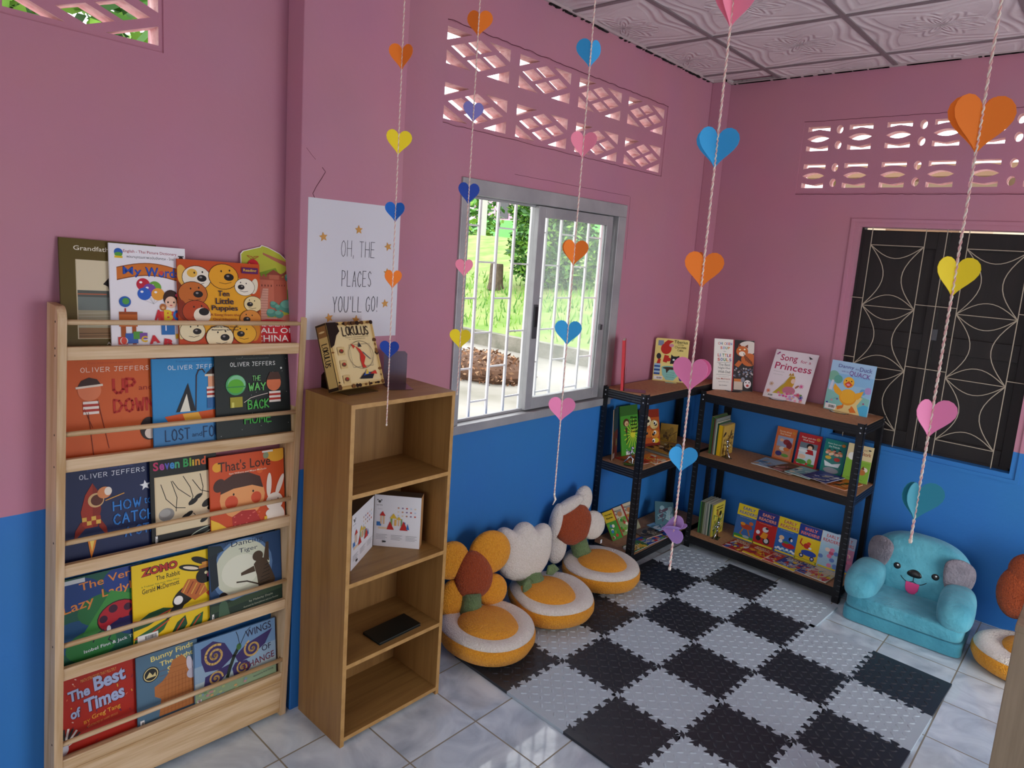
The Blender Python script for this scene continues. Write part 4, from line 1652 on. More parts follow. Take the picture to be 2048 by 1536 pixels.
garland('string of paper hearts, lowest one violet, hanging in front of the room corner', 1.583, -2.973, 1.128,
        [(2.236, .080, 'pink', [-30, 200, 225], 0), (1.985, .080, 'sky', [-24, 200, 150], 0), (1.755, .076, 'orange', [-8, 188, 100], 0), (1.548, .074, 'rose', [-50, 168, -22], 0), (1.372, .060, 'sky', [-20, 196, 75, 110], 0), (1.218, .056, 'violet', [-60, 200, 60, 120], 75)], 0.0014)
garland('string of large paper hearts, lowest one teal, hanging in front of the puppy armchair', 2.012, -3.015, 1.352,
        [(1.993, .088, 'orange', [-8, 188, 16, 164], 0), (1.774, .064, 'yellow', [-14, 192], 0), (1.559, .066, 'rose', [-20, 202], 0), (1.427, .070, 'teal', [-24, 202, 215], 0)], 0.0013)



# ------------------------------------------------------------------ picture books on the pine rack
def A_grand():
    a = Art(0.25, 0.31)
    a.text("Grandfather's Journey", .14, .885, .78, .055, '#e9e2cf', 0.005)
    a.rect(.155, .10, .86, .815, '#cdbf9c').rect(.165, .105, .85, .81, '#d9ccab').rect(.165, .48, .85, .54, '#5a5f5a').rect(.165, .36, .85, .48, '#76807a')
    a.rect(.165, .2, .85, .36, '#a59f83').rect(.165, .105, .85, .2, '#8d6d4a')
    for y in (.215, .25, .30, .33):
        a.line([(.17, y), (.5, y + .008), (.84, y - .004)], .0012, '#c9c5ad')
    a.line([(.17, .505), (.45, .508)], .003, '#b7684a').line([(.17, .15), (.84, .155)], .0015, '#4f3a26').line([(.17, .125), (.84, .13)], .0015, '#4f3a26')
    a.poly([(.42, .60), (.50, .68), (.58, .70), (.60, .42), (.55, .26), (.50, .44), (.47, .58)], '#221d1b')
    a.ell(.565, .735, .05, .055, '#2a2220').ell(.58, .70, .03, .03, '#b08868')
    a.text("ALLEN SAY", .44, .045, .3, .028, '#e9e2cf')
    return a


def A_words():
    a = Art(0.21, 0.306)
    a.text("English - Thai Picture Dictionary", .18, .915, .70, .034, '#a01c34', 0.008)
    a.text("\u0e1e\u0e08\u0e19\u0e32\u0e19\u0e38\u0e01\u0e23\u0e21\u0e20\u0e32\u0e1e\u0e09\u0e1a\u0e31\u0e1a\u0e2d\u0e31\u0e07\u0e01\u0e24\u0e29 - \u0e44\u0e17\u0e22", .22, .865, .62, .035, '#1c1c20', 0.004)
    a.ell(.12, .92, .055, .055, '#2f63b5').ell(.12, .90, .05, .03, '#5aa443').rect(.07, .865, .17, .885, '#e4c12b').ell(.94, .9, .03, .03, '#27232a').rect(.9, .915, .98, .925, '#27232a')
    top = [(.09 + .86 * i / 12, .78 + .055 * math.sin(PI * i / 12)) for i in range(13)]
    a.poly([(x, y - .125) for x, y in top] + top[::-1], '#8b4a1e').poly([(x, y - .115) for x, y in top] + [(x, y - .008) for x, y in top[::-1]], '#d3762d')
    a.text("My", .165, .69, .24, .10, '#16296e', 0.0).text("Words", .45, .70, .46, .095, '#16296e', 0.012)
    a.text("My", .172, .697, .225, .085, '#2f57b6', 0.01).text("Words", .458, .706, .445, .082, '#2f57b6', 0.02)
    a.ell(.66, .745, .03, .028, '#d84a3a')
    for x, y, c in ((.42, .625, '#c4283f'), (.57, .60, '#6fae3e'), (.50, .575, '#7a4da5'), (.43, .535, '#2f63c4'), (.61, .535, '#eda33b')):
        a.ell(x, y, .088, .088, c).ell(x - .03, y + .02, .02, .016, '#f3f0f3')
        a.line([(x, y - .06), (.55, .44)], .0006, '#999999')
    a.ell(.18, .455, .075, .075, '#2c62b3').ell(.19, .46, .045, .045, '#57a24a').line([(.18, .39), (.18, .34)], .004, '#b03030')
    a.rect(.10, .22, .33, .34, '#c4682a').rect(.10, .335, .33, .36, '#9b4b1d').rect(.12, .05, .18, .22, '#a8531f').rect(.26, .05, .31, .22, '#a8531f')
    a.ell(.78, .50, .105, .12, '#3a211c').ell(.78, .46, .08, .085, '#f1c6a8').ell(.74, .46, .011, .014, '#2a1a1a').ell(.82, .46, .011, .014, '#2a1a1a').ell(.78, .43, .02, .008, '#c5484f').ell(.87, .53, .03, .025, '#e04e76')
    a.ell(.67, .41, .045, .05, '#b46b32').ell(.67, .405, .022, .02, '#e0b07c').rect(.60, .27, .9, .37, '#d8443b')
    for s, x, c in (("A", .55, '#cf2a35'), ("B", .68, '#e8c326'), ("C", .80, '#2e72c3')):
        a.text(s, x, .28, .12, .105, c, 0.05)
    a.rect(.64, .14, .82, .28, '#2c6fb4').text("T", .67, .18, .06, .07, '#e8e8f2', 0.03)
    for x, y, w, c in ((.08, .05, .12, '#c93c31'), (.17, .06, .16, '#3b62b0'), (.27, .1, .12, '#559c3f'), (.35, .10, .1, '#7c4ea0'), (.83, .10, .08, '#e2b72b')):
        a.rect(x, y, x + w, y + w * .6, c)
    a.ell(.15, .085, .05, .05, '#ddd8d0').ell(.15, .085, .035, .05, '#d84a3a')
    a.text("A", .48, .05, .14, .08, '#c8202e', 0.06, 8).text("B", .66, .03, .12, .075, '#c8202e', 0.06, -8).text("C", .37, .07, .08, .06, '#e2b72b', 0.05)
    a.text("BY RAMANYA JAREERAN", .26, .025, .28, .016, '#222222', 0.02)
    return a


def dogface(a, x, y, r, c, ear=None, flip=1, patch=None):
    if ear:
        a.ell(x - .95 * r * flip, y + .1 * r, .35 * r, .75 * r, ear, 12 * flip)
    a.ell(x, y, r, .85 * r, '#3a1c0c').ell(x, y, r * .96, .81 * r, c)
    if patch:
        a.ell(x - .3 * r * flip, y + .3 * r, .35 * r, .3 * r, patch)
    a.ell(x + .35 * r * flip, y - .02 * r, .33 * r, .24 * r, '#1b1515').ell(x + .28 * r * flip, y + .05 * r, .1 * r, .07 * r, '#8d8580')
    a.ell(x - .15 * r * flip, y + .33 * r, .055 * r, .07 * r, '#221715').ell(x + .4 * r * flip, y + .40 * r, .055 * r, .07 * r, '#221715')
    a.line([(x - .3 * r * flip, y - .38 * r), (x + .1 * r * flip, y - .45 * r), (x + .5 * r * flip, y - .34 * r)], .0014, '#3a1c0c')


def A_puppies():
    a = Art(0.262, 0.275)
    a.ell(.5, .5, .40, .42, '#eaa520').rect(.02, .02, .98, .18, '#c9481b')
    dogface(a, .22, .80, .17, '#efe6d2', '#e8b450', 1, '#e9b64a')
    dogface(a, .54, .83, .185, '#eaa425')
    dogface(a, .80, .72, .13, '#f0e7d0', '#e7dcc0', -1)
    dogface(a, .17, .62, .17, '#c56a2a', '#7d3512')
    dogface(a, .20, .42, .16, '#b8451d', '#8a2d12')
    a.ell(.27, .38, .10, .09, '#efe3cc').ell(.29, .42, .06, .045, '#1b1515')
    dogface(a, .90, .52, .12, '#e6d29a', '#d9bf7a', -1)
    dogface(a, .86, .34, .14, '#d98a35', '#b3591f', -1)
    dogface(a, .15, .20, .15, '#e8d9b0', '#dcc890')
    dogface(a, .47, .13, .17, '#ecdcb2', None)
    dogface(a, .78, .17, .15, '#e6aa2c', '#d0821c', -1)
    a.text("Ten", .46, .60, .14, .065, '#1d1b3a', 0.014).text("Little", .43, .51, .22, .07, '#1d1b3a', 0.014).text("Puppies", .38, .42, .32, .075, '#1d1b3a', 0.014)
    a.text("A Song from the", .36, .365, .36, .036, '#8a2317', 0.008).text("Oral Hispanic", .39, .315, .30, .036, '#8a2317', 0.008).text("Tradition", .45, .27, .18, .034, '#8a2317', 0.008)
    a.text("adapted by Elena V\u00e1zquez", .36, .235, .34, .024, '#1d1b3a', 0.01).text("illustrated by Scott Nash", .37, .20, .33, .024, '#1d1b3a', 0.01)
    a.rect(.76, .88, .97, .95, '#5a1f5e').text("Reading", .78, .895, .17, .04, '#e9b93a', 0.02)
    return a


WALL_SHAPE = [(0, 0), (1, 0), (1, .18), (.97, .4), (.93, .55), (.96, .6), (.93, .68), (.96, .74), (.93, .78), (.95, .86), (.80, .93), (.55, .985), (.42, 1.0), (.40, .985), (.05, .93), (0, .9)]


def A_wall():
    a = Art(0.20, 0.325)
    a.poly([(.02, .55), (.9, .55), (.93, .80), (.75, .9), (.4, .97), (.05, .91), (.02, .88)], '#b7bd3e').poly([(.02, .72), (.3, .76), (.6, .82), (.7, .72), (.4, .62), (.02, .6)], '#8fae33')
    a.poly([(.38, .97), (.9, .87), (.93, .82), (.62, .74), (.55, .70), (.62, .69), (.84, .83), (.52, .91), (.38, .95)], '#b06a52')
    a.rect(.3, .36, .80, .70, '#c96f55').poly([(.56, .36), (.80, .40), (.80, .70), (.56, .72)], '#b45c45').rect(.28, .69, .82, .725, '#a8553f')
    for k in range(7):
        a.rect(.29 + .075 * k, .725, .33 + .075 * k, .745, '#a8553f')
    a.poly([(.42, .74), (.56, .80), (.72, .745)], '#8e4536').rect(.48, .70, .66, .745, '#b9694f')
    for k in range(4):
        a.rect(.34 + .055 * k, .62, .355 + .055 * k, .64, '#5d261b').rect(.61 + .045 * k, .63, .622 + .045 * k, .645, '#5d261b')
    a.poly([(.36, .6), (.46, .6), (.42, .26), (.22, .26)], '#dba38c')
    for k in range(12):
        a.line([(.36 - .011 * k, .58 - .027 * k), (.455 - .003 * k, .58 - .027 * k)], .0009, '#9d5341')
    a.poly([(.80, .34), (.98, .36), (.92, .56), (.80, .60)], '#4f8f3c')
    a.rect(.02, .2, .98, .30, '#d59a83').poly([(.60, .3), (.98, .36), (.98, .2), (.6, .2)], '#c17a62')
    for x, y, r in ((.86, .72, .10), (.80, .42, .15), (.55, .43, .07), (.63, .40, .06), (.50, .345, .09), (.64, .33, .08)):
        a.ell(x, y, r, r * .75, '#4d8f7c').ell(x - .02, y + .02, r * .7, r * .45, '#69a892')
    a.ell(.50, .115, .62, .27, '#c8202b')
    a.text("THE GREAT", .2, .205, .56, .04, '#f3ece4', 0.01).text("WALL OF", .10, .135, .78, .055, '#f3ece4', 0.012).text("CHINA", .20, .045, .60, .07, '#f3ece4', 0.012)
    a.ell(.2, .83, .10, .10, '#c8202b').text("Panorama", .13, .83, .14, .018, '#f0c9b8').text("pops", .15, .80, .1, .018, '#f0c9b8').line([(.2, .88), (.10, .925), (.18, .92), (.2, .885), (.30, .925), (.22, .92), (.2, .88)], .0014, '#b3302a')
    return a


def A_up():
    a = Art(0.25, 0.285)
    a.text("From international bestseller", .27, .945, .48, .02, '#b4492a')
    a.hand("OLIVER JEFFERS", .20, .865, .72, .045, '#f3dccb', .0017, seed=1)
    a.hand("UP", .53, .64, .24, .14, '#b9281b', .008, .35, 3).text("and", .80, .655, .15, .055, '#9c2a1c', 0.0)
    a.hand("DOWN", .53, .44, .44, .13, '#b9281b', .0065, .35, 4)
    # striped lantern on two long poles
    a.ell(.28, .68, .12, .12, '#df7f55').poly([(.15, .70), (.20, .78), (.28, .81), (.36, .79), (.41, .72)], '#3a2019').line([(.15, .71), (.41, .73)], .006, '#e8dcc8')
    for k in range(5):
        a.rect(.21, .44 + .026 * k, .37, .466 + .026 * k, '#b5362a' if k % 2 else '#efe6da')
    a.line([(.26, .46), (.30, .02)], .0016, '#6d2414').line([(.36, .58), (.46, .08)], .0016, '#6d2414').line([(.22, .50), (.30, .3)], .0012, '#6d2414')
    a.ell(.9, .24, .10, .14, '#28191a').ell(.92, .19, .07, .07, '#e3d2c2').rect(.82, .24, .98, .27, '#5d7f70')
    return a


def A_lost():
    a = Art(0.24, 0.28)
    a.text("From international bestseller", .3, .955, .5, .02, '#2668a4')
    a.hand("OLIVER JEFFERS", .20, .875, .74, .045, '#dfe9ef', .0017, seed=2)
    a.rect(0, 0, 1, .27, '#3d7fb5').rect(0, .27, 1, .30, '#5b9fcd')
    a.poly([(.28, .40), (.44, .72), (.53, .40)], '#1c1d22').poly([(.33, .40), (.42, .60), (.46, .40)], '#e7e5d2')
    a.poly([(.14, .36), (.34, .38), (.55, .385), (.78, .40), (.98, .41), (.9, .28), (.55, .265), (.2, .27)], '#d8581f').poly([(.36, .375), (.56, .385), (.62, .27), (.40, .27)], '#eeb13b').poly([(.78, .40), (.98, .41), (.9, .28), (.76, .275)], '#c24520')
    a.line([(.53, .40), (.55, .80), (.58, .86), (.63, .87), (.66, .83)], .0035, '#3a2326')
    for k in range(5):
        a.rect(.68, .54 + .025 * k, .95, .565 + .025 * k, '#b5362a' if k % 2 else '#efe6da')
    a.rect(.70, .665, .93, .80, '#e6a37c').poly([(.66, .80), (.97, .80), (.82, .93)], '#3a2622').rect(.66, .785, .97, .81, '#e7dcc8')
    a.rect(.68, .42, .95, .54, '#2f66a0')
    a.hand("LOST", .14, .09, .30, .12, '#16385f', .0035, .3, 5).text("and", .47, .11, .13, .05, '#16385f').hand("FOUND", .62, .09, .36, .12, '#16385f', .0035, .3, 6)
    return a


def A_way():
    a = Art(0.26, 0.285)
    a.text("From international bestseller", .28, .955, .44, .02, '#5a615e')
    a.hand("OLIVER JEFFERS", .20, .875, .60, .045, '#e6e9e6', .0017, seed=3)
    q = random.Random(2)
    for k in range(26):
        x, y = q.random(), q.random()
        a.ell(x, y, .003, .003, '#dfe6e2')
    a.star(.88, .835, .02, '#eef2ee')
    a.ell(.26, .66, .13, .13, '#4aa465').ell(.27, .67, .115, .11, '#84c99a').ell(.26, .645, .105, .09, '#5bb32f').rect(.13, .63, .39, .645, '#3f8f4a').rect(.18, .40, .34, .52, '#a39a2d').rect(.20, .4, .23, .46, '#d8d36a')
    a.ell(.77, .66, .10, .105, '#d9744a').poly([(.67, .70), (.72, .79), (.84, .79), (.88, .70)], '#4a2c22')
    for k in range(5):
        a.rect(.70, .43 + .026 * k, .86, .456 + .026 * k, '#b5362a' if k % 2 else '#efe6da')
    a.line([(.36, .45), (.45, .50), (.55, .52), (.68, .54)], .0022, '#d9c9c0')
    a.hand("THE", .48, .70, .11, .055, '#7fd077', .0018, .3, 7).hand("WAY", .43, .585, .22, .085, '#6cc866', .0042, .35, 8).hand("BACK", .41, .37, .28, .10, '#53bb53', .0042, .35, 9).hand("HOME", .36, .20, .36, .10, '#3fa843', .0042, .35, 10)
    return a


def A_how():
    a = Art(0.25, 0.27)
    a.text("From international bestseller", .28, .95, .5, .022, '#3b4a86')
    a.hand("OLIVER JEFFERS", .20, .875, .70, .048, '#dfe4ef', .0017, seed=11)
    a.star(.90, .71, .065, '#eef1f2', 95)
    a.poly([(.22, .34), (.20, .52), (.25, .70), (.33, .82), (.40, .70), (.41, .52), (.37, .34)], '#a5311d').poly([(.33, .82), (.40, .70), (.41, .52), (.37, .34), (.32, .34)], '#8a2416')
    a.poly([(.24, .34), (.12, .22), (.14, .33), (.20, .42)], '#8a2416').poly([(.38, .34), (.48, .20), (.46, .32), (.40, .42)], '#8a2416')
    for i in range(4):
        for j in range(2):
            a.rect(.21 + .048 * i, .37 + .045 * j, .258 + .048 * i, .415 + .045 * j, '#e4b64e' if (i + j) % 2 else '#a5311d')
    a.ell(.36, .63, .085, .085, '#d8b179').ell(.37, .63, .065, .065, '#5d2b1d').ell(.45, .70, .075, .07, '#d98a55').ell(.49, .71, .04, .05, '#efe5d4')
    a.line([(.46, .61), (.66, .66)], .003, '#d8a04c')
    a.poly([(.26, .20), (.29, .0), (.33, .12), (.35, .20)], '#e2862a').poly([(.28, .20), (.30, .08), (.33, .20)], '#f2d266')
    a.hand("HOW", .54, .48, .30, .10, '#2e7fd0', .004, .4, 12).text("to", .88, .50, .09, .07, '#2e7fd0', 0.0)
    a.hand("CATCH", .54, .325, .45, .11, '#2e7fd0', .0045, .35, 13).hand("A STAR", .66, .17, .42, .10, '#2a6fbd', .0042, .35, 14)
    return a


def A_seven():
    a = Art(0.205, 0.27)
    for s, x, w, c in (("S", .05, .075, '#c62e63'), ("e", .14, .07, '#b0449a'), ("v", .215, .07, '#5a5fc4'), ("e", .29, .07, '#3b8fd0'), ("n", .365, .07, '#48ad7a'), ("B", .49, .08, '#2f9f54'), ("l", .585, .025, '#86b034'), ("i", .625, .03, '#d5c136'), ("n", .67, .075, '#e0902e'), ("d", .76, .075, '#d8562b')):
        a.text(s, x, .865, w, .10 if s in 'SBld' else .075, c, 0.03)
    a.rect(.06, .12, .97, .79, '#d8c49a').rect(.08, .13, .95, .78, '#e0cfa9')
    a.ell(.22, .34, .115, .10, '#8e8d88').ell(.2, .36, .08, .06, '#a5a49f')
    for p in ([(.15, .70), (.22, .52), (.36, .40), (.5, .38)], [(.32, .72), (.40, .62), (.58, .50)], [(.36, .36), (.38, .52), (.30, .72)], [(.48, .76), (.58, .62), (.62, .50), (.56, .40)], [(.74, .76), (.78, .6), (.76, .5)], [(.62, .70), (.74, .56), (.94, .50)], [(.62, .30), (.68, .24)]):
        a.line(p, .0022, '#17120f')
    for x, y, r in ((.62, .44, .06), (.70, .49, .05), (.85, .40, .08), (.92, .35, .07), (.55, .30, .05), (.78, .20, .05), (.5, .28, .05)):
        a.ell(x, y, r * 1.3, r * .7, '#14100e', 20)
    a.ell(.75, .06, .2, .05, '#b9c6b4', 12).ell(.75, .06, .17, .035, '#202422', 12)
    return a


def A_love():
    a = Art(0.262, 0.255)
    a.ell(.1, .86, .06, .06, '#e9a52d').ell(.9, .93, .14, .1, '#e8ab34').ell(.75, .93, .04, .045, '#8c9a78').ell(.66, .74, .04, .04, '#e2662c').rect(.7, .97, .85, .995, '#e8e4da')
    a.text("That's Love", .11, .79, .70, .135, '#43231b', 0.008)
    a.text("Sam Williams and Mique Moriuchi", .25, .735, .50, .03, '#f1ddc5', 0.004)
    a.ell(.42, .42, .30, .27, '#e9a063').poly([(.13, .50), (.15, .66), (.3, .74), (.5, .74), (.66, .66), (.70, .50), (.55, .56), (.3, .55)], '#4a2d26').ell(.12, .62, .09, .07, '#4a2d26', 60)
    a.ell(.27, .375, .085, .085, '#d4512f').ell(.60, .385, .07, .075, '#d4512f').ell(.3, .475, .012, .016, '#2c1a18').ell(.56, .475, .012, .016, '#2c1a18').line([(.40, .30), (.46, .285), (.52, .30)], .0014, '#7c3a24')
    a.poly([(.28, .0), (.27, .18), (.40, .24), (.58, .22), (.68, .0)], '#b12d2b')
    q = random.Random(5)
    for k in range(16):
        a.ell(q.uniform(.3, .64), q.uniform(.02, .2), .012, .008, '#d9685c')
    a.poly([(0, 0), (.26, 0), (.10, .14), (0, .2)], '#e8bb33')
    a.ell(.78, .52, .035, .16, '#f2e6d6', -4).ell(.93, .50, .035, .15, '#f2e6d6', -22).ell(.85, .28, .12, .12, '#f4eadc').ell(.86, .08, .13, .14, '#f4eadc').ell(.77, .14, .05, .04, '#f4eadc', 30)
    a.ell(.81, .30, .009, .012, '#241a1a').ell(.90, .31, .009, .012, '#241a1a').ell(.855, .265, .018, .012, '#3b2622').rect(.70, -.01, .74, .1, '#e8bb33')
    return a


def A_lady():
    a = Art(0.225, 0.25)
    for x, y, r, c in ((.2, .8, .3, '#1d3f7d'), (.8, .85, .3, '#243f86'), (.15, .3, .3, '#1c4f7a'), (.9, .3, .25, '#1b3d74'), (.5, .55, .3, '#27703c'), (.35, .15, .3, '#2c7a3b'), (.85, .6, .2, '#2b7540')):
        a.ell(x, y, r, r * .7, c)
    a.text("The Very", .24, .80, .70, .12, '#dd8a3f', 0.008, 5).text("Lazy", .05, .56, .36, .15, '#dd8a3f', 0.008, 7).text("Ladybird", .50, .66, .62, .13, '#dd8a3f', 0.008, 4)
    a.poly([(.25, .3), (.6, .75), (.95, .62), (.85, .3), (.5, .2)], '#3f8f3f')
    a.ell(.68, .42, .26, .21, '#2a0f14', 8).ell(.68, .42, .245, .195, '#b01f2c', 8)
    for x, y, r in ((.50, .42, .05), (.62, .52, .055), (.80, .50, .05), (.86, .40, .05), (.70, .36, .03)):
        a.ell(x, y, r, r, '#3a1030')
    a.ell(.72, .30, .2, .085, '#251b55', 10).ell(.56, .29, .025, .045, '#eef0f0').ell(.88, .33, .025, .045, '#eef0f0')
    for p in ([(.5, .3), (.40, .26), (.37, .18)], [(.6, .24), (.55, .16), (.60, .12)], [(.85, .26), (.9, .2)]):
        a.line(p, .0028, '#1c1430')
    a.rect(.01, .935, .3, .985, '#c9d2d6')
    a.text("Isobel Finn & Jack Tickle", .26, .065, .72, .05, '#e8edf2', 0.005, 3)
    return a


def A_zomo():
    a = Art(0.26, 0.25)
    a.text("ZOMO", .10, .83, .43, .11, '#1e1a14', 0.09, 2).text("ZOMO", .105, .835, .42, .10, '#b9352a', 0.035, 2)
    a.text("The Rabbit", .27, .745, .28, .06, '#1e1a14', 0.01, 1).text("A Trickster Tale from West Africa", .10, .695, .44, .022, '#3d5a2a').text("Gerald McDermott", .11, .615, .43, .062, '#1e1a14', 0.006, 2)
    for p, c in (([(.0, .26), (.18, .36), (.34, .38), (.46, .34), (.34, .27), (.16, .20), (0, .18)], '#23502e'), ([(.02, .10), (.22, .17), (.42, .24), (.34, .10), (.2, .02), (0, .02)], '#2c6336'), ([(.42, .0), (.50, .14), (.60, .20), (.62, .08), (.56, 0)], '#23502e'), ([(.62, .0), (.72, .14), (.82, .18), (.80, .04), (.76, 0)], '#2c6336'), ([(.84, 0), (.95, .13), (1, .1), (1, 0)], '#23502e')):
        a.poly(p, c)
    for p in ([(0, .3), (.2, .27), (.44, .33)], [(0, .08), (.2, .10), (.40, .2)], [(.48, .02), (.58, .16)], [(.68, .02), (.78, .15)]):
        a.line(p, .004, '#c9452b')
    # running hare in a woven shirt
    a.poly([(.36, .20), (.44, .34), (.56, .44), (.60, .36), (.54, .26), (.46, .24)], '#17130f')
    a.ell(.60, .46, .17, .10, '#17130f', 35).poly([(.55, .52), (.64, .66), (.82, .62), (.88, .44), (.72, .36)], '#c06a33')
    for k in range(5):
        a.line([(.58 + .05 * k, .50 - .02 * k), (.66 + .045 * k, .64 - .03 * k)], .003, '#7a2f22' if k % 2 else '#e2b24a')
    a.ell(.52, .42, .055, .055, '#f3f0ea').ell(.86, .66, .12, .10, '#17130f', 15).ell(.94, .66, .06, .05, '#d66a8a', 10).ell(.87, .69, .022, .02, '#e9dfae')
    a.ell(.68, .80, .15, .04, '#17130f', -20).ell(.68, .80, .10, .02, '#e7d9c0', -20).ell(.80, .87, .12, .04, '#17130f', -28).rect(.78, .76, .92, .80, '#b9742c').rect(.82, .80, .95, .84, '#d8923c')
    a.poly([(.86, .42), (.97, .48), (.99, .40), (.90, .36)], '#c9452b')
    return a


def A_tiger():
    a = Art(0.258, 0.262)
    a.rect(0, .55, 1, 1, '#29486f').rect(0, 0, 1, .24, '#1e3226')
    a.ell(.45, .60, .42, .42, '#5d7fa8').ell(.45, .61, .38, .37, '#cfd3bb').ell(.42, .58, .26, .22, '#dfe0cb')
    a.text("Dancing", .30, .90, .44, .085, '#223049', 0.0).text("Tiger", .40, .80, .26, .075, '#223049', 0.0).text("The", .20, .965, .12, .03, '#223049')
    a.poly([(.02, .40), (.12, .46), (.10, .80), (.13, .95), (.06, .98), (.0, .9)], '#16222c').poly([(0, .86), (.2, .90), (.16, .97), (0, 1)], '#1c2b30')
    # striped cat on its hind legs
    a.poly([(.66, .30), (.64, .46), (.60, .62), (.68, .70), (.78, .66), (.84, .52), (.90, .36), (.88, .26), (.74, .26)], '#4a3826').ell(.66, .72, .075, .07, '#4a3826')
    a.poly([(.60, .60), (.42, .55), (.42, .51), (.62, .52)], '#4a3826').poly([(.74, .66), (.78, .88), (.82, .88), (.82, .62)], '#4a3826').line([(.66, .34), (.5, .42), (.36, .44)], .005, '#3d3122')
    for k in range(6):
        a.line([(.66 + .02 * k, .32 + .05 * k), (.82, .34 + .05 * k)], .0022, '#1d1712')
    a.poly([(0, .22), (.2, .2), (.45, .24), (.7, .24), (1, .32), (1, .2), (0, .12)], '#31452f')
    a.poly([(.10, .02), (.12, .22), (.17, .26), (.22, .22), (.26, .02)], '#45624a').ell(.19, .30, .045, .045, '#6d4b36').ell(.17, .31, .05, .05, '#231a1a')
    a.text("by Malachy Doyle", .52, .125, .34, .035, '#aeb39c', 0, 2).text("illustrated by Steve Johnson and Lou Fancher", .44, .07, .5, .028, '#aeb39c', 0, 2)
    return a


def A_best():
    a = Art(0.22, 0.222)
    q = random.Random(8)
    for k in range(34):
        x, y = q.random(), q.random()
        a.line([(x, y), (x + q.uniform(-.02, .02), y + q.uniform(-.03, .03))], .003, q.choice(['#e7b9a6', '#8a2436', '#d8a13c', '#57264f', '#d46a4a']))
    a.text("MATH STRATEGIES THAT MULTIPLY", .28, .90, .44, .045, '#e2a45c', 0.0, 3)
    for dx, dy, c, b in ((.008, -.008, '#5a1020', .05), (0, 0, '#a8b6d8', .035)):
        a.text("The", .13 + dx, .68 + dy, .26, .15, c, b, 5).text("Best", .44 + dx, .72 + dy, .40, .20, c, b, 5).text("of", .15 + dx, .44 + dy, .12, .14, c, b, 5).text("Times", .32 + dx, .46 + dy, .50, .20, c, b, 5)
    a.text("BY", .30, .32, .08, .045, '#e0922f', 0.01, 5).text("Greg Tang", .40, .33, .36, .08, '#e9a23a', 0.01, 5).text("ILLUSTRATED BY HARRY BRIGGS", .34, .26, .38, .03, '#d98a4a', 0, 5)
    for k in range(8):
        an = math.radians(20 + k * 14)
        a.line([(.06, .10), (.06 + .22 * math.cos(an), .10 + .24 * math.sin(an))], .006, '#2b2724' if k % 2 else '#e8e2d8')
    a.ell(.05, .08, .06, .08, '#cfd4de')
    return a


def A_bunny():
    a = Art(0.19, 0.225)
    a.text("Bunny Finds", .24, .85, .7, .10, '#e6d67a', 0.015, 4).text("The Right", .38, .745, .55, .09, '#e6d67a', 0.015, 4).text("Stuff", .5, .64, .3, .09, '#e6d67a', 0.015, 4)
    a.ell(.23, .70, .13, .13, '#181818').ell(.23, .70, .115, .115, '#d9c88a').ell(.23, .70, .10, .10, '#1b1b1b').poly([(.15, .66), (.21, .74), (.26, .68), (.30, .72), (.31, .66)], '#d9c88a')
    a.poly([(.28, .50), (.40, .54), (.50, .62), (.58, .80), (.74, .84), (.84, .72), (.9, .5), (.98, .30), (.98, .05), (.34, .05), (.38, .30), (.28, .36)], '#b5713c')
    for k in range(9):
        a.line([(.36, .10 + .075 * k), (.95, .13 + .07 * k)], .0008, '#8f5429')
        a.line([(.42 + .06 * k, .06), (.46 + .055 * k, .6)], .0008, '#8f5429')
    a.ell(.86, .68, .05, .13, '#cfc6cc', 8).ell(.95, .66, .04, .13, '#cfc6cc', -6).ell(.9, .52, .09, .09, '#bdb4bd')
    return a


def spiral(a, cx, cy, r, turns, wd, c, rot=0):
    pts = []
    for i in range(40):
        t = i / 39
        an = rot + turns * 2 * PI * t
        pts.append((cx + r * (1 - t) * math.cos(an), cy + r * (1 - t) * math.sin(an) * a.w / a.h))
    a.line(pts, wd, c)


def A_wings():
    a = Art(0.29, 0.215)
    a.rect(0, .28, 1, .62, '#8fa9bf').rect(0, .28, 1, .36, '#a9b9bd').rect(0, 0, 1, .28, '#8aa07c')
    for p in ([(.46, .60), (.36, .86), (.22, .95), (.08, .88), (.08, .68), (.12, .50), (.30, .46)], [(.44, .50), (.26, .46), (.12, .42), (.10, .24), (.24, .20), (.38, .36)], [(.48, .58), (.62, .72), (.96, .84), (.86, .62), (.66, .48), (.52, .46)], [(.48, .48), (.62, .46), (.68, .34), (.58, .20), (.46, .26), (.44, .40)]):
        a.poly(p, '#3b2f63')
    spiral(a, .24, .71, .13, 2.2, .0075, '#d8b26a', 1)
    spiral(a, .24, .34, .085, 1.8, .006, '#d8b26a', 0)
    spiral(a, .70, .62, .11, 2.0, .0065, '#d8b26a', 2)
    spiral(a, .57, .36, .075, 1.8, .0055, '#d8b26a', 2)
    a.line([(.38, .30), (.42, .45), (.47, .60), (.52, .70)], .012, '#1d2a1f').ell(.53, .72, .03, .04, '#3f6a3a').line([(.54, .75), (.52, .90), (.50, .98)], .002, '#1b1b1b').line([(.55, .75), (.62, .92), (.68, .98)], .002, '#1b1b1b')
    a.text("WINGS", .62, .82, .33, .12, '#2a2440', 0.004, 5).text("OF", .82, .50, .12, .10, '#2a2440', 0.004, 5).text("CHANGE", .58, .30, .40, .11, '#6a1f33', 0.004, 5)
    a.text("Written by Franklin Hill, Ph.D.", .68, .18, .28, .035, '#2a2440', 0, 4).text("Illustrated by Aries Cheung", .70, .12, .26, .03, '#2a2440', 0, 4)
    q = random.Random(4)
    for k in range(36):
        a.ell(q.uniform(.03, .6), q.uniform(.02, .26), .02, .014, q.choice(['#6d8f63', '#b98a8a', '#a8b47a', '#7d9aa8', '#c9a06a']))
    return a


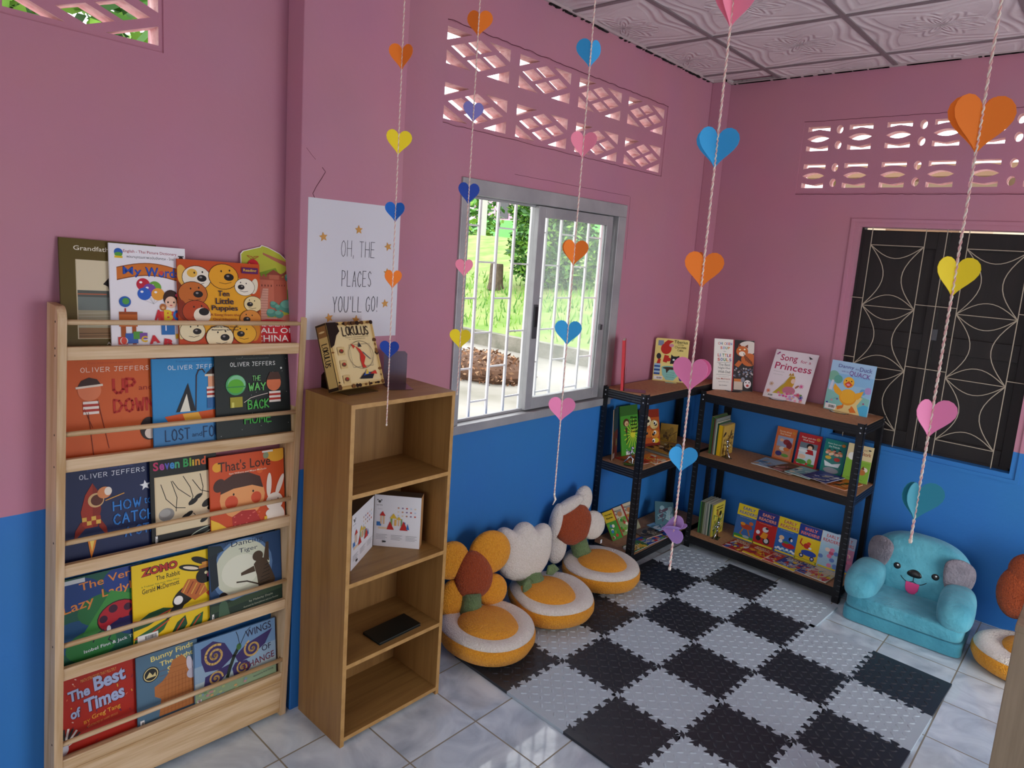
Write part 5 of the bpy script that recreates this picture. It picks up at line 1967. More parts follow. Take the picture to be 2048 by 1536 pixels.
RB = [
    # name, label, art, cover, y left, w, h, tier, order, extras
    ('olive picture book with an old photograph, top tier of the pine bookrack, leftmost', A_grand, '#5d4e22', -.350, .25, .31, 0, 0, {}),
    ('white picture dictionary with balloons and an orange banner, top tier of the pine bookrack', A_words, '#f0eef2', -.232, .21, .306, 0, 1, {}),
    ('orange picture book covered in puppy faces on the top tier of the pine bookrack', A_puppies, '#c9501d', -.052, .262, .275, 0, 2, {}),
    ('shaped book cut like a great wall, rightmost on the top tier of the bookrack', A_wall, '#b7bd3e', .160, .174, .340, 0, 0, {'clip_poly': WALL_SHAPE}),
    ('orange picture book with red brushed title letters, second tier of the pine bookrack', A_up, '#cf5f28', -.345, .25, .285, 1, 0, {}),
    ('blue picture book with an orange umbrella boat, second tier of the pine bookrack', A_lost, '#2f8ac6', -.112, .24, .28, 1, 1, {}),
    ('black picture book with green hand-drawn title, second tier of the pine bookrack', A_way, '#1c2423', .073, .26, .285, 1, 2, {}),
    ('navy picture book with a red rocket and a white star on the pine bookrack', A_how, '#1a2650', -.345, .25, .27, 2, 0, {}),
    ('black picture book with rainbow title letters and thin black legs on the pine bookrack', A_seven, '#151414', -.110, .205, .27, 2, 1, {'label_patch': (.05, .0, .006, .03)}),
    ('orange picture book with a girl and a white bunny on the pine bookrack', A_love, '#cf4f22', .066, .262, .255, 2, 2, {}),
    ('dark green and blue picture book with a ladybird on the pine bookrack', A_lady, '#1f5a48', -.345, .225, .25, 3, 0, {}),
    ('yellow picture book with a running dark hare on the pine bookrack', A_zomo, '#ecc81b', -.155, .26, .25, 3, 1, {'label_patch': (.04, .02, .06, .022)}),
    ('dark blue picture book with a tiger dancing under the moon on the pine bookrack', A_tiger, '#2b4a72', .076, .258, .262, 3, 2, {'label_patch': (.02, .0, .006, .03)}),
    ('red picture book with silver blue title letters, lowest tier of the pine bookrack', A_best, '#b02a1c', -.348, .22, .222, 4, 0, {}),
    ('grey-blue picture book with a brown armchair, lowest tier of the pine bookrack', A_bunny, '#54748a', -.138, .19, .225, 4, 1, {'label_patch': (.04, .0, .012, .02)}),
    ('pale blue picture book with a purple swirled butterfly, lowest tier of the pine bookrack', A_wings, '#6f93b8', .036, .29, .215, 4, 2, {'hard': True, 'label_patch': (.02, .01, .014, .02)}),
]
for lab, art, bg, yL, w, h, tier, order, ex in RB:
    zt = TIERS[tier][0] - 0.0155
    xb = (0.0595, 0.072, 0.0845)[order]
    lean = math.radians(9.0)
    M = RM @ basis((xb, yL + w / 2, zt), (0, 1, 0), (-math.sin(lean), 0, math.cos(lean)))
    book('picture_book', lab, 'picture books on the pine bookrack', w, h, 0.008 if ex.get('hard') else 0.005, M, art(), bg, **ex)


# ------------------------------------------------------------------ books on the black metal shelves
def stand(BL, yaw, lean, w):
    r = Vector((math.cos(math.radians(yaw)), math.sin(math.radians(yaw)), 0))
    n = r.cross(Vector((0, 0, 1)))
    L = math.radians(lean)
    u = -n * math.sin(L) + Vector((0, 0, 1)) * math.cos(L)
    p = Vector(BL) + r * w / 2
    return basis(p, r, u)


def A_soup():
    a = Art(0.257, 0.32)
    a.rect(.5, 0, 1, 1, '#2a2326').rect(.47, 0, .50, 1, '#b32a33')
    cols = ['#c8322f', '#2f5fae', '#2c8a4a', '#d8892b', '#7a3f8f']
    def rainbow(s, x, y, w, h):
        k = w / len(s)
        for i, ch in enumerate(s):
            a.text(ch, x + k * i + k * .08, y, k * .8 if ch != 'I' else k * .25, h, cols[i % 5], 0.025)
    rainbow("CHICKEN", .09, .885, .36, .05)
    rainbow("SOUP", .15, .80, .25, .05)
    a.text("for", .24, .745, .06, .025, '#8a8a86')
    rainbow("LITTLE", .09, .65, .35, .06)
    rainbow("SOULS", .09, .565, .36, .06)
    a.rect(.08, .535, .44, .54, '#3a3a3a')
    for s, y in (("The Best", .47), ("Night Out", .40), ("With Dad", .33)):
        a.text(s, .12, y, .30, .05, '#6d6d6a')
    a.rect(.08, .295, .44, .30, '#3a3a3a').text("Story adaptation by", .14, .255, .26, .015, '#777777').text("Lisa McCourt", .09, .205, .34, .028, '#b24a2f', 0.01).text("Illustrated by Bert Dodson", .14, .15, .26, .018, '#777777').text("Bert Dodson", .16, .08, .2, .022, '#777777')
    # big striped cat over a crowd
    a.ell(.86, .86, .26, .16, '#d9cfc6').ell(.70, .78, .15, .13, '#c4642a').ell(.88, .62, .2, .16, '#c4642a').ell(.70, .73, .08, .06, '#eee2d2').ell(.64, .81, .025, .018, '#efe7b4').ell(.76, .82, .025, .018, '#efe7b4').poly([(.58, .86), (.62, .93), (.68, .88)], '#7d3a1c').poly([(.76, .88), (.84, .92), (.84, .84)], '#7d3a1c')
    for k in range(6):
        a.line([(.74 + .04 * k, .74 - .03 * k), (.80 + .04 * k, .60 - .02 * k)], .004, '#2c1b14')
    a.poly([(.52, .50), (.62, .60), (.72, .56), (.62, .46)], '#c4642a')
    q = random.Random(3)
    for k in range(40):
        a.ell(q.uniform(.52, .98), q.uniform(.28, .44), .022, .022, q.choice(['#6d7f9c', '#8a6f72', '#b9b2b2', '#5a4a55', '#93a0b5']))
    a.rect(.52, .18, .74, .235, '#cf7a35').rect(.52, .02, .74, .18, '#d6c6b4')
    a.ell(.86, .14, .09, .10, '#ece6e6').ell(.86, .11, .035, .03, '#c03a35').ell(.82, .17, .016, .016, '#2b2b2b').ell(.90, .17, .016, .016, '#2b2b2b').ell(.74, .22, .05, .06, '#8a8f9c')
    return a


def A_song():
    a = Art(0.257, 0.31)
    a.text("Song", .16, .745, .40, .17, '#b83a63', 0.012, 2).text("for a", .64, .79, .24, .06, '#b83a63', 0.004).text("Princess", .08, .60, .86, .14, '#b83a63', 0.012, 0)
    a.text("Margaret Wild", .08, .54, .26, .018, '#9a9a9a').text("Julia Heydon", .10, .48, .22, .016, '#9a9a9a')
    a.poly([(.20, .10), (.42, .34), (.50, .50), (.62, .50), (.64, .34), (.56, .12)], '#c9b23f').poly([(.42, .20), (.46, .42), (.56, .50), (.64, .44), (.62, .24)], '#d8a63a')
    for k in range(9):
        a.line([(.24 + .04 * k, .12 + .01 * k), (.50 + .014 * k, .48)], .0012, '#8f7a22')
    a.ell(.60, .40, .05, .06, '#f0d2bd').poly([(.46, .50), (.49, .56), (.52, .52), (.55, .57), (.59, .51)], '#b98a2a')
    a.ell(.56, .20, .15, .10, '#c77a90').ell(.72, .30, .05, .025, '#a5694a', 40)
    q = random.Random(6)
    for k in range(34):
        a.ell(q.uniform(.34, .9), q.uniform(.02, .16), .03, .024, q.choice(['#e07aa2', '#f0a6bd', '#d8569a', '#e8c0a0', '#7fae5a', '#c7a7d8']))
    for x, y, c in ((.13, .28, '#c9a87f'), (.10, .13, '#e07a4a'), (.82, .32, '#e0559a'), (.80, .14, '#d8456f'), (.88, .10, '#3c4fa8')):
        for k in range(8):
            t = k * PI / 4
            a.line([(x, y), (x + .05 * math.cos(t), y + .042 * math.sin(t))], .003, c)
    a.ell(.10, .93, .03, .02, '#a2447f', 30).ell(.07, .90, .02, .015, '#a2447f').poly([(.80, .94), (.9, .90), (.84, .88)], '#4a4a4a')
    return a


def A_duck():
    a = Art(0.241, 0.285)
    a.rect(0, .55, 1, 1, '#8cc0e6').rect(0, .75, 1, 1, '#a9cdec').poly([(0, .0), (0, .42), (.3, .34), (.6, .40), (1, .34), (1, 0)], '#86c3bb')
    a.poly([(.22, 0), (.34, .12), (.60, .20), (.74, .36), (.84, .34), (.74, .18), (.84, .0)], '#ead28c').poly([(.84, 0), (.76, .14), (.9, .22), (1, .20), (1, 0)], '#53b6de')
    for x, y, r, c in ((.10, .68, .13, '#7fb8a0'), (.22, .63, .10, '#63a99a'), (.82, .46, .07, '#6aa8d8'), (.93, .50, .08, '#b79ad0')):
        a.ell(x, y, r, r, c)
    a.poly([(.04, .40), (.08, .60), (.13, .60), (.12, .40)], '#d3d8ea')
    a.ell(.51, .31, .20, .19, '#eaa02a').ell(.51, .33, .18, .165, '#f2b534').ell(.47, .60, .125, .13, '#eeaa2e').ell(.47, .615, .115, .11, '#f4bb3c')
    a.poly([(.36, .40), (.16, .54), (.14, .44), (.20, .36), (.34, .30)], '#f0ae30').poly([(.64, .40), (.84, .48), (.80, .36), (.74, .30), (.64, .30)], '#f0ae30')
    a.poly([(.38, .56), (.47, .63), (.57, .56), (.47, .49)], '#d84f33').ell(.47, .555, .04, .025, '#e79ab0').ell(.41, .63, .014, .017, '#382418').ell(.53, .63, .014, .017, '#382418')
    a.poly([(.30, .10), (.44, .14), (.44, .08), (.32, .03)], '#e0792b').poly([(.58, .08), (.66, .14), (.76, .04), (.62, .02)], '#e0792b').rect(.42, .10, .45, .16, '#e0792b').rect(.62, .09, .65, .15, '#e0792b')
    a.text("Danny", .17, .85, .36, .085, '#5f5fa5', 0.006).text("the", .56, .865, .08, .035, '#5f5fa5').text("Duck", .66, .85, .28, .085, '#5f5fa5', 0.006)
    a.text("with no", .26, .79, .16, .03, '#7a5fa5').text("QUACK", .44, .73, .48, .11, '#7c4d9c', 0.004, -4)
    for x, y, c in ((.06, .14, '#253f9a'), (.16, .20, '#c98aa0'), (.28, .24, '#6a5fa0'), (.88, .24, '#a5668a')):
        a.ell(x, y, .022, .022, c)
    return a


def A_tib():
    a = Art(0.206, 0.275)
    a.rect(.03, .40, .97, .97, '#e2cf7c')
    a.rect(.08, .80, .24, .92, '#7a86a0').ell(.33, .74, .16, .17, '#b82a1c').poly([(.24, .86), (.36, .94), (.54, .92), (.40, .84)], '#b82a1c').ell(.48, .82, .07, .05, '#c98a9a').poly([(.30, .60), (.26, .44), (.38, .42), (.44, .58)], '#b82a1c').ell(.42, .50, .08, .06, '#b82a1c')
    a.ell(.13, .56, .07, .09, '#2c2a2e', -30).poly([(.06, .34), (.12, .50), (.20, .50), (.18, .34)], '#b82a1c')
    a.poly([(.48, .40), (.50, .62), (.56, .58), (.66, .58), (.74, .60), (.74, .42)], '#1e1d22').ell(.58, .50, .035, .03, '#dfe4e6').ell(.68, .50, .035, .03, '#dfe4e6')
    for k in range(6):
        a.rect(.02, .14 + .042 * k, .20, .182 + .042 * k, '#9fc0d8' if k % 2 else '#2c4f8f')
    a.poly([(.24, .30), (.28, .14), (.40, .03), (.62, .03), (.74, .14), (.80, .32)], '#86c0b6').ell(.52, .31, .28, .055, '#6fb0a8').ell(.52, .30, .24, .04, '#3f2a1f').poly([(.36, .30), (.40, .18), (.45, .24), (.5, .28)], '#3f2a1f')
    a.text("Tiberius", .55, .875, .40, .07, '#2b2618', 0.006).text("and the", .66, .835, .18, .03, '#2b2618').text("Chocolate", .58, .765, .34, .055, '#2b2618').text("Cake", .66, .70, .18, .05, '#2b2618')
    for k in range(3):
        a.text("Harry Keogh", .40, .09 + .05 * k, .24, .02, '#2f6a68')
    a.ell(.84, .10, .06, .10, '#5d3f86')
    return a


GS = 'picture books standing on the black metal shelves'
book('picture_book', 'white book with a tiger on top of the shelf below the dark shutters', GS, .257, .32, .006, stand((.322, -.262, .991), 45, 12, .257), A_soup(), '#efece4')
book('picture_book', 'white book with a long-haired princess on top of the shelf below the dark shutters', GS, .257, .31, .007, stand((.598, -.148, .991), -0.7, 24, .257), A_song(), '#ece6ea', label_patch=(.05, .02, .05, .02))
book('picture_book', 'sky blue book with a yellow duck on top of the shelf below the dark shutters', GS, .241, .285, .012, stand((.961, -.150, .991), -6, 7, .241), A_duck(), '#9dc9e6', hard=True, spine='#2d5a52', label_patch=(.03, .02, .06, .03))
book('picture_book', 'cream book with a red animal and a mixing bowl, on the window shelf top', GS, .206, .262, .006, stand((.033, -.508, ZL[0] + .0005), 35, 5, .206), A_tib(), '#e6d588', label_patch=(.03, .03, .055, .022))


def A_small(bg2, title, tc, kind, seed, w=.13, h=.19):
    a = Art(w, h)
    q = random.Random(seed)
    a.text(title[0], .14, .845, .60, .055, tc, 0.01).text(title[1], .20, .765, .5, .055, tc, 0.01)
    a.ell(.86, .88, .09, .07, '#d98a3a')
    a.rect(.12, .05, .88, .72, bg2)
    if kind == 'wolf':
        a.rect(.12, .40, .88, .72, '#9ca6c4').ell(.60, .56, .18, .14, '#8d2f35').ell(.74, .48, .14, .18, '#7a2630').ell(.34, .60, .10, .08, '#e5b394').ell(.44, .34, .16, .10, '#ddd8cf').ell(.64, .34, .15, .09, '#d9793b').ell(.30, .18, .16, .12, '#413a7a').ell(.62, .15, .18, .08, '#6ba04a')
    elif kind == 'snow':
        a.rect(.12, .55, .88, .72, '#6e7c86').ell(.58, .62, .16, .13, '#2b1c1a').ell(.58, .58, .10, .09, '#efc5a5').poly([(.42, .38), (.46, .52), (.72, .52), (.78, .38)], '#b3262d').ell(.30, .46, .2, .06, '#e8ecee').ell(.30, .28, .16, .10, '#f0c9ae').ell(.30, .12, .24, .1, '#4d9442').ell(.66, .16, .10, .13, '#7fae4a').rect(.50, .02, .88, .10, '#3f8f4a').ell(.55, .08, .06, .05, '#cf3c38')
    elif kind == 'party':
        a.rect(.12, .30, .88, .72, '#3a7f78')
        for k in range(9):
            a.ell(.18 + .08 * k, .60 + .05 * math.sin(k * 2), .075, .065, q.choice(['#efb79a', '#e8c9a8', '#d98f7a']))
            a.ell(.18 + .08 * k, .66 + .05 * math.sin(k * 2), .07, .03, q.choice(['#2a1c1a', '#7a4a25', '#c98a3a']))
        a.ell(.28, .46, .14, .08, '#d8b13f').ell(.68, .44, .14, .09, '#b93a36').poly([(.12, .36), (.5, .28), (.88, .36), (.80, .22), (.20, .2)], '#dfe6ea').ell(.5, .10, .34, .14, '#8d8f98')
    elif kind == 'ork':
        a.rect(0, 0, 1, .58, '#86b640').rect(0, .56, 1, .6, '#9bc24c').rect(0, .6, 1, 1, '#e4d3a2').ell(.22, .66, .15, .16, '#f2f2ea').ell(.80, .36, .12, .10, '#e8e0cc').ell(.72, .28, .13, .12, '#b9743a').poly([(.66, .36), (.74, .46), (.80, .36)], '#7d3f20')
        a.text("the Stork", .32, .73, .62, .10, '#9a3a2c', 0.01).text("The Fox and", .30, .86, .46, .05, '#9a3a2c', 0.0).ell(.86, .90, .06, .03, '#3a3a3a').text("Retold by Mairi Mackinnon", .18, .06, .62, .03, '#3f5a22')
    return a


GM = 'slim readers on the middle board of the shelf below the dark shutters'
for lab, x, yb, w, h, bg, bg2, tt, tc, kind, sd, lean in (
        ('orange slim reader with a wolf, first of four upright on the middle shelf board', .664, -.050, .125, .20, '#d9713f', '#c98c6a', ("Stories about", "Red Hood"), '#f0d8b4', 'wolf', 1, 12),
        ('red slim reader with a girl in snow, second of four on the middle shelf board', .806, -.062, .136, .196, '#b92c33', '#cfdde4', ("Peter and the", "Wolf Snow"), '#eadccf', 'snow', 2, 12),
        ('teal slim reader with a crowd, third of four upright on the middle shelf board', .967, -.082, .124, .20, '#1f7f78', '#3a7f78', ("Stone Soup and", "the Friends"), '#d8efe6', 'party', 3, 12),
        ('cream and green slim reader with a fox, behind the right post, middle board', 1.104, -.108, .136, .21, '#e4d3a2', '#86b640', ("", ""), '#9a3a2c', 'ork', 4, 11)):
    book('slim_reader', lab, GM, w, h, .004, stand((x, yb, ZR[1] + .001), -1, lean, w), A_small(bg2, tt, tc, kind, sd, w, h) if kind != 'ork' else A_small('#86b640', (" ", " "), tc, 'ork', sd, w, h), bg, spine='#4a78b8' if kind != 'ork' else None)


def flat(x0, y0, w, d, rot, z):
    """a book lying face up, near left corner at (x0, y0)"""
    r = Vector((math.cos(math.radians(rot)), math.sin(math.radians(rot)), 0))
    u = Vector((-r.y, r.x, 0))
    p = Vector((x0, y0, z)) + r * w / 2
    return basis(p, r, u)


def A_flat(w, h, cols, seed, title=None, tc='#ffffff'):
    a = Art(w, h)
    q = random.Random(seed)
    for k in range(14):
        a.ell(q.uniform(.1, .9), q.uniform(.1, .75), q.uniform(.06, .22), q.uniform(.04, .14), q.choice(cols), q.uniform(0, 90))
    for k in range(5):
        a.line([(q.random(), q.random() * .7), (q.random(), q.random() * .7), (q.random(), q.random() * .7)], .004, q.choice(cols))
    if title:
        a.text(title[0], .12, .86, .7, .10, tc, 0.03)
        if len(title) > 1:
            a.text(title[1], .10, .73, .8, .10, tc, 0.03)
    return a


def lying(lab, group, x, y, w, d, rot, z, bg, cols, seed, t=.004, title=None, tc='#ffffff', name='slim_reader'):
    return book(name, lab, group, w, d, t, flat(x, y, w, d, rot, z + t), A_flat(w, d, cols, seed, title, tc), bg)


GF = 'slim readers lying face up on the middle board below the dark shutters'
zb = ZR[1] + .0005
lying('pale blue slim reader lying leftmost in the fan on the middle shelf board', GF, .640, -.295, .15, .20, -2, zb, '#a9cbe4', ['#7fb0d8', '#d8e6ee', '#5a86b0', '#c9a98a'], 1)
lying('dark brown slim reader lying second in the fan on the middle shelf board', GF, .745, -.30, .15, .20, -16, zb + .0045, '#6b4a38', ['#c98a86', '#d8c7a8', '#3a2a26', '#8a5a45'], 2)
lying('aqua slim reader lying third in the fan on the middle shelf board', GF, .850, -.315, .15, .20, -8, zb + .009, '#8cc4c8', ['#d9e8e4', '#4f90a4', '#2f5a80', '#efe6c8'], 3)
lying('navy slim reader with a white border, fourth in the fan, middle shelf board', GF, .945, -.315, .15, .20, -12, zb + .0135, '#34408a', ['#e4e6ea', '#2a3068', '#5a68b0', '#d8d2c0'], 4)
lying('orange slim reader with a black bird lying behind the right post on the middle board', GF, 1.055, -.315, .14, .20, -10, zb, '#d9752f', ['#1d1716', '#b9521f', '#2a1d1a', '#e8a05a'], 5)

# the early readers of the lowest board
def A_early(w, h, band, tc, oc, panel, kind, seed):
    a = Art(w, h)
    q = random.Random(seed)
    a.rect(0, .68, 1, 1, band).rect(.02, .02, .98, .68, panel)
    for b, c in ((.045, oc), (.015, tc)):
        a.text("EARLY", .24, .855, .58, .085, c, b).text("READERS", .10, .73, .82, .085, c, b)
    a.text("Fun stories to read together", .16, .635, .6, .022, '#e8dca0')
    if kind == 'bike':
        a.ell(.62, .20, .16, .16, '#2a2a2c').ell(.62, .20, .10, .10, '#c9ced2').ell(.24, .22, .12, .12, '#2a2a2c').poly([(.3, .26), (.42, .42), (.66, .40), (.60, .24)], '#e0952a').ell(.50, .50, .14, .12, '#d5d8dc').ell(.56, .54, .07, .05, '#33363c').ell(.18, .38, .09, .09, '#e3e3e6').rect(.02, .02, .98, .08, '#5d8f3f')
    elif kind == 'horse':
        a.ell(.55, .40, .28, .12, '#b0452a').ell(.74, .52, .10, .08, '#c96a35').ell(.36, .46, .12, .07, '#e0952a').line([(.40, .32), (.30, .18), (.44, .12)], .008, '#b0732f').line([(.64, .32), (.76, .18)], .008, '#b0732f').rect(.02, .02, .98, .14, '#3f8f3f').ell(.6, .12, .16, .06, '#9fb0b8')
    elif kind == 'sea':
        a.ell(.62, .27, .30, .12, '#c32a30').ell(.26, .44, .12, .10, '#e6c49a').ell(.24, .34, .09, .08, '#e8e4da').ell(.68, .46, .10, .09, '#1d1d20').ell(.72, .44, .05, .07, '#efefef').ell(.5, .34, .14, .05, '#4d8f4a')
        for k in range(9):
            a.ell(.1 + .1 * k, .12 + .03 * (k % 2), .07, .05, q.choice(['#c9e4ee', '#7fc0de', '#e6f2f6']))
    elif kind == 'dragon':
        a.ell(.60, .26, .34, .13, '#2f4fae').ell(.30, .16, .10, .10, '#23356f').ell(.78, .14, .10, .10, '#23356f').ell(.30, .16, .05, .05, '#cfd6e6').ell(.78, .14, .05, .05, '#cfd6e6').ell(.46, .44, .14, .12, '#c5352a').ell(.54, .52, .09, .07, '#d9452f').line([(.30, .42), (.16, .48), (.20, .60)], .007, '#c5352a').rect(.02, .02, .98, .08, '#4d9a3f').ell(.62, .40, .07, .05, '#e9e9ee')
    else:
        for k in range(12):
            a.ell(q.uniform(.1, .9), q.uniform(.06, .6), .12, .10, q.choice(['#e58ab0', '#6a8fd0', '#e8c06a', '#f0d8c8', '#a5d0b0', '#c95a7a']))
    a.rect(.06, .025, .94, .07, '#e8d23a')
    return a


GE = 'early readers standing on the lowest board of the shelf below the dark shutters'
ER = [('yellow-topped blue early reader with a horse, leftmost on the lowest shelf board', .555, .135, .218, '#e8cf2c', '#2a3f86', '#e8e2c8', '#3a68a8', 'horse', 1, 0),
      ('blue-topped red early reader with a motorbike on the lowest shelf board', .682, .132, .215, '#2a3a86', '#e0a08a', '#c85a4a', '#b82a28', 'bike', 2, 1),
      ('yellow-topped blue early reader with a red boat on the lowest shelf board', .815, .130, .215, '#e8cf2c', '#b8322c', '#efe0b8', '#2f6ab8', 'sea', 3, 2),
      ('blue-topped yellow early reader with a red dragon in a car on the lowest shelf board', .939, .130, .212, '#24408f', '#c8303a', '#e8d6d0', '#ecca28', 'dragon', 4, 3),
      ('pale blue early reader with a fair-haired child on the lowest shelf board', 1.067, .115, .212, '#b8cfe0', '#b83040', '#dfe6ec', '#a9cfe4', 'fair', 5, 4),
      ('pink and blue early reader behind the right post on the lowest shelf board', 1.150, .10, .212, '#a9c4dc', '#b83040', '#dfe6ec', '#c98aa8', 'fair2', 6, 3)]
for lab, x, w, h, band, tc, oc, panel, kind, sd, o_ in ER:
    book('early_reader', lab, GE, w, h, .004, stand((x, -.228 - .003 * (o_ % 2) - (.006 if kind == 'fair2' else 0) + (.02 if kind == 'fair2' else 0), ZR[2] + .001), -1, 11, w), A_early(w, h, band, tc, oc, panel, kind, sd), panel)
GL = 'early readers lying face up along the front of the lowest board'
zb = ZR[2] + .0005
EL = [('blue and red early reader lying leftmost along the front of the lowest shelf board', .575, -.412, .125, .165, -4, 0, '#b8382f', ['#e8d24a', '#2f4fa0', '#e6e6e2', '#b02a2a']),
      ('red early reader with a yellow edge lying second along the lowest shelf board', .700, -.412, .125, .16, -6, .0045, '#c43a2c', ['#e8cf2c', '#d95a3a', '#8a2a4a', '#e8a03a']),
      ('red and yellow early reader lying third along the lowest shelf board', .795, -.395, .095, .15, -3, 0, '#c8332c', ['#e8cf2c', '#e6e0d0', '#3a6ab0', '#b83a2c']),
      ('blue early reader with a yellow edge lying fourth along the lowest shelf board', .890, -.412, .125, .16, -8, .0045, '#2c3f94', ['#e8cf2c', '#9ac0d8', '#c8402f', '#e6e6e6']),
      ('blue early reader with orange letters lying fifth along the lowest shelf board', .985, -.39, .11, .15, -6, 0, '#3a5fae', ['#e0782f', '#2a2a80', '#e6e6e6', '#c8402f']),
      ('cream and red early reader lying rightmost along the lowest shelf board', 1.068, -.412, .12, .17, -4, .0045, '#d8d0b8', ['#c8303a', '#e8cf2c', '#5aa0b0', '#d86a7a'])]
for k, (lab, x, y, w, d, rot, dz, bg, cols) in enumerate(EL):
    b = lying(lab, GL, x, y, w, d, rot, zb + dz, bg, cols, 20 + k, .004, ('EARLY', 'READERS'), '#e8e0c0', 'early_reader')
    if k in (1, 3):
        mbp = MB()
        mbp.box((-w / 2, 0, 0), (w / 2, .018, .0023), mat('yellow_print_strip', '#ecd21e', 0.4))
        tag(mbp.build('edge_strip', b), 'yellow strip printed along the lower edge')


def spine_row(label_of, group, x, y, z, specs, d=.16, name='thin_book', right_label=None):
    """books standing side by side with their spines towards the room"""
    for k, (t, h, c, dd, art) in enumerate(specs):
        M = basis((x + t, y + dd / 2, z), (0, 1, 0), (0, 0, 1))
        book(name, label_of(k, c), group, dd, h, t - .0006, M, art(dd, h) if art else None, c, spine=c)
        x += t
    return x


CN = {'#5a6a3c': 'olive green', '#3f7a45': 'green', '#6b4030': 'brown', '#8a8f88': 'grey', '#2f5a44': 'dark green', '#e2b61c': 'yellow', '#c9a24a': 'tan', '#c8cdb8': 'pale', '#4a8a50': 'bright green', '#9aa58a': 'sage', '#d8c84a': 'lemon', '#44604a': 'deep green', '#b0b4a4': 'stone'}
ordw = ['first', 'second', 'third', 'fourth', 'fifth', 'sixth', 'seventh', 'eighth', 'ninth', 'tenth', 'eleventh', 'twelfth']
def A_tan(w, h):
    return A_flat(w, h, ['#7a5a2a', '#3a2a1a', '#e2c46a'], 31)
def A_lemon(w, h):
    a = A_flat(w, h * 1.0, ['#e8e2b0', '#6a8a4a', '#a5742f', '#2a2a1a'], 32)
    a.text("Who's in", .2, .86, .6, .05, '#2a2a1a', 0.02).text("the house", .2, .78, .6, .05, '#2a2a1a', 0.02)
    return a
spine_row(lambda k, c: '%s thin book, %s from the left in the row on the middle shelf board' % (CN[c], ordw[k]), 'thin books in a row on the middle board', .372, -.325, ZR[1] + .0005,
          [(.010, .235, '#5a6a3c', .19, None), (.008, .23, '#3f7a45', .18, None), (.008, .225, '#6b4030', .18, None), (.008, .225, '#8a8f88', .19, None), (.010, .205, '#c8cdb8', .17, None), (.009, .20, '#2f5a44', .17, None), (.028, .192, '#e2b61c', .15, None), (.007, .19, '#c9a24a', .15, A_tan)])
spine_row(lambda k, c: '%s thin book, %s from the left in the row on the lowest shelf board' % (CN[c], ordw[k]), 'thin books in a row on the lowest board', .372, -.345, ZR[2] + .0005,
          [(.010, .205, '#4a8a50', .15, None), (.010, .205, '#44604a', .15, None), (.009, .207, '#5a6a3c', .15, None), (.010, .205, '#9aa58a', .15, None), (.009, .208, '#b0b4a4', .15, None), (.010, .205, '#8a8f88', .15, None), (.009, .208, '#c8cdb8', .15, None), (.010, .205, '#2f5a44', .15, None), (.009, .208, '#8a8f88', .15, None), (.010, .208, '#d8c84a', .15, A_lemon)])

# window-side shelf, middle board
def A_green():
    a = Art(.16, .30)
    for k in range(18):
        t = 2 * PI * k / 18
        a.line([(.68, .42), (.68 + .5 * math.cos(t), .42 + .3 * math.sin(t))], .006, '#b4cf3a')
    a.ell(.68, .42, .14, .14, '#d8d83a').ell(.32, .66, .17, .15, '#5a3322').ell(.34, .64, .11, .10, '#d9b78a').ell(.36, .63, .05, .05, '#b98a5a').rect(.27, .46, .37, .56, '#5a3322').line([(.32, .46), (.36, .34), (.30, .26)], .006, '#3f2a1c')
    a.rect(0, .80, 1, 1, '#3c6b2c')
    for s, y in (("Five", .72), ("Little", .65), ("Monkeys", .575), ("and", .51), ("Friends", .44)):
        a.text(s, .58, y, .36, .05, '#20240f', 0.03)
    return a
def A_orangedog():
    a = Art(.16, .25)
    a.rect(0, 0, 1, .16, '#7a2418').rect(0, .8, 1, 1, '#8e2d1a')
    dogface(a, .32, .72, .26, '#e8d9b0', None, 1)
    dogface(a, .40, .42, .24, '#c9702a', None, -1)
    dogface(a, .72, .62, .22, '#dbbf7a', None, 1)
    dogface(a, .74, .38, .22, '#d8862f', None, -1)
    a.ell(.78, .22, .16, .10, '#e2b530')
    for x, y in ((.76, .66), (.74, .42), (.66, .22)):
        a.ell(x, y, .075, .075, '#efeee6').ell(x - .02, y - .01, .045, .045, '#1a1716')
    return a
GW = 'picture books on the shelf under the window'
zl = ZL[1] + .0005
book('picture_book', 'green book with a brown monkey on the middle board of the window shelf', GW, .16, .30, .006, stand((.085, -.852, zl), 83, 10, .16), A_green(), '#4d9a34', label_patch=(.25, .02, .05, .02))
book('picture_book', 'orange book with big-eyed dogs on the middle board of the window shelf', GW, .16, .25, .006, stand((.085, -.640, zl), 74, 12, .16), A_orangedog(), '#b9541f')
def A_dark(w, h):
    a = Art(w, h)
    a.rect(0, 0, 1, .55, '#6b2f28').rect(0, .55, 1, 1, '#2b4152').rect(.05, .02, .4, .12, '#c9c6bc').ell(.75, .3, .15, .2, '#7d7a4a')
    return a
book('picture_book', 'dark blue and red book standing edge-on at the near end of the window shelf', GW, .12, .30, .005, stand((.095, -.965, zl), 112, 3, .12), A_dark(.12, .30), '#4b3a3c', spine='#d8b48c')
book('picture_book', 'small ochre book standing at the far end of the window shelf', GW, .11, .12, .012, stand((.03, -.335, zl), 30, 4, .11), A_flat(.11, .12, ['#8a6a2a', '#5a3f1c'], 41), '#a8802f')
book('picture_book', 'large tan book lying on the pile on the middle board of the window shelf', GW, .20, .24, .008, flat(.270, -.62, .20, .24, 84, zl + .0235), A_flat(.20, .24, ['#b98a3a', '#3a2f22', '#d8c9a0', '#7a5a2a'], 42), '#c79a45', hard=True)
book('picture_book', 'grey book lying under the large tan book on the window shelf', GW, .21, .25, .014, flat(.277, -.625, .21, .25, 86, zl + .0145), None, '#8f8f88', hard=True)
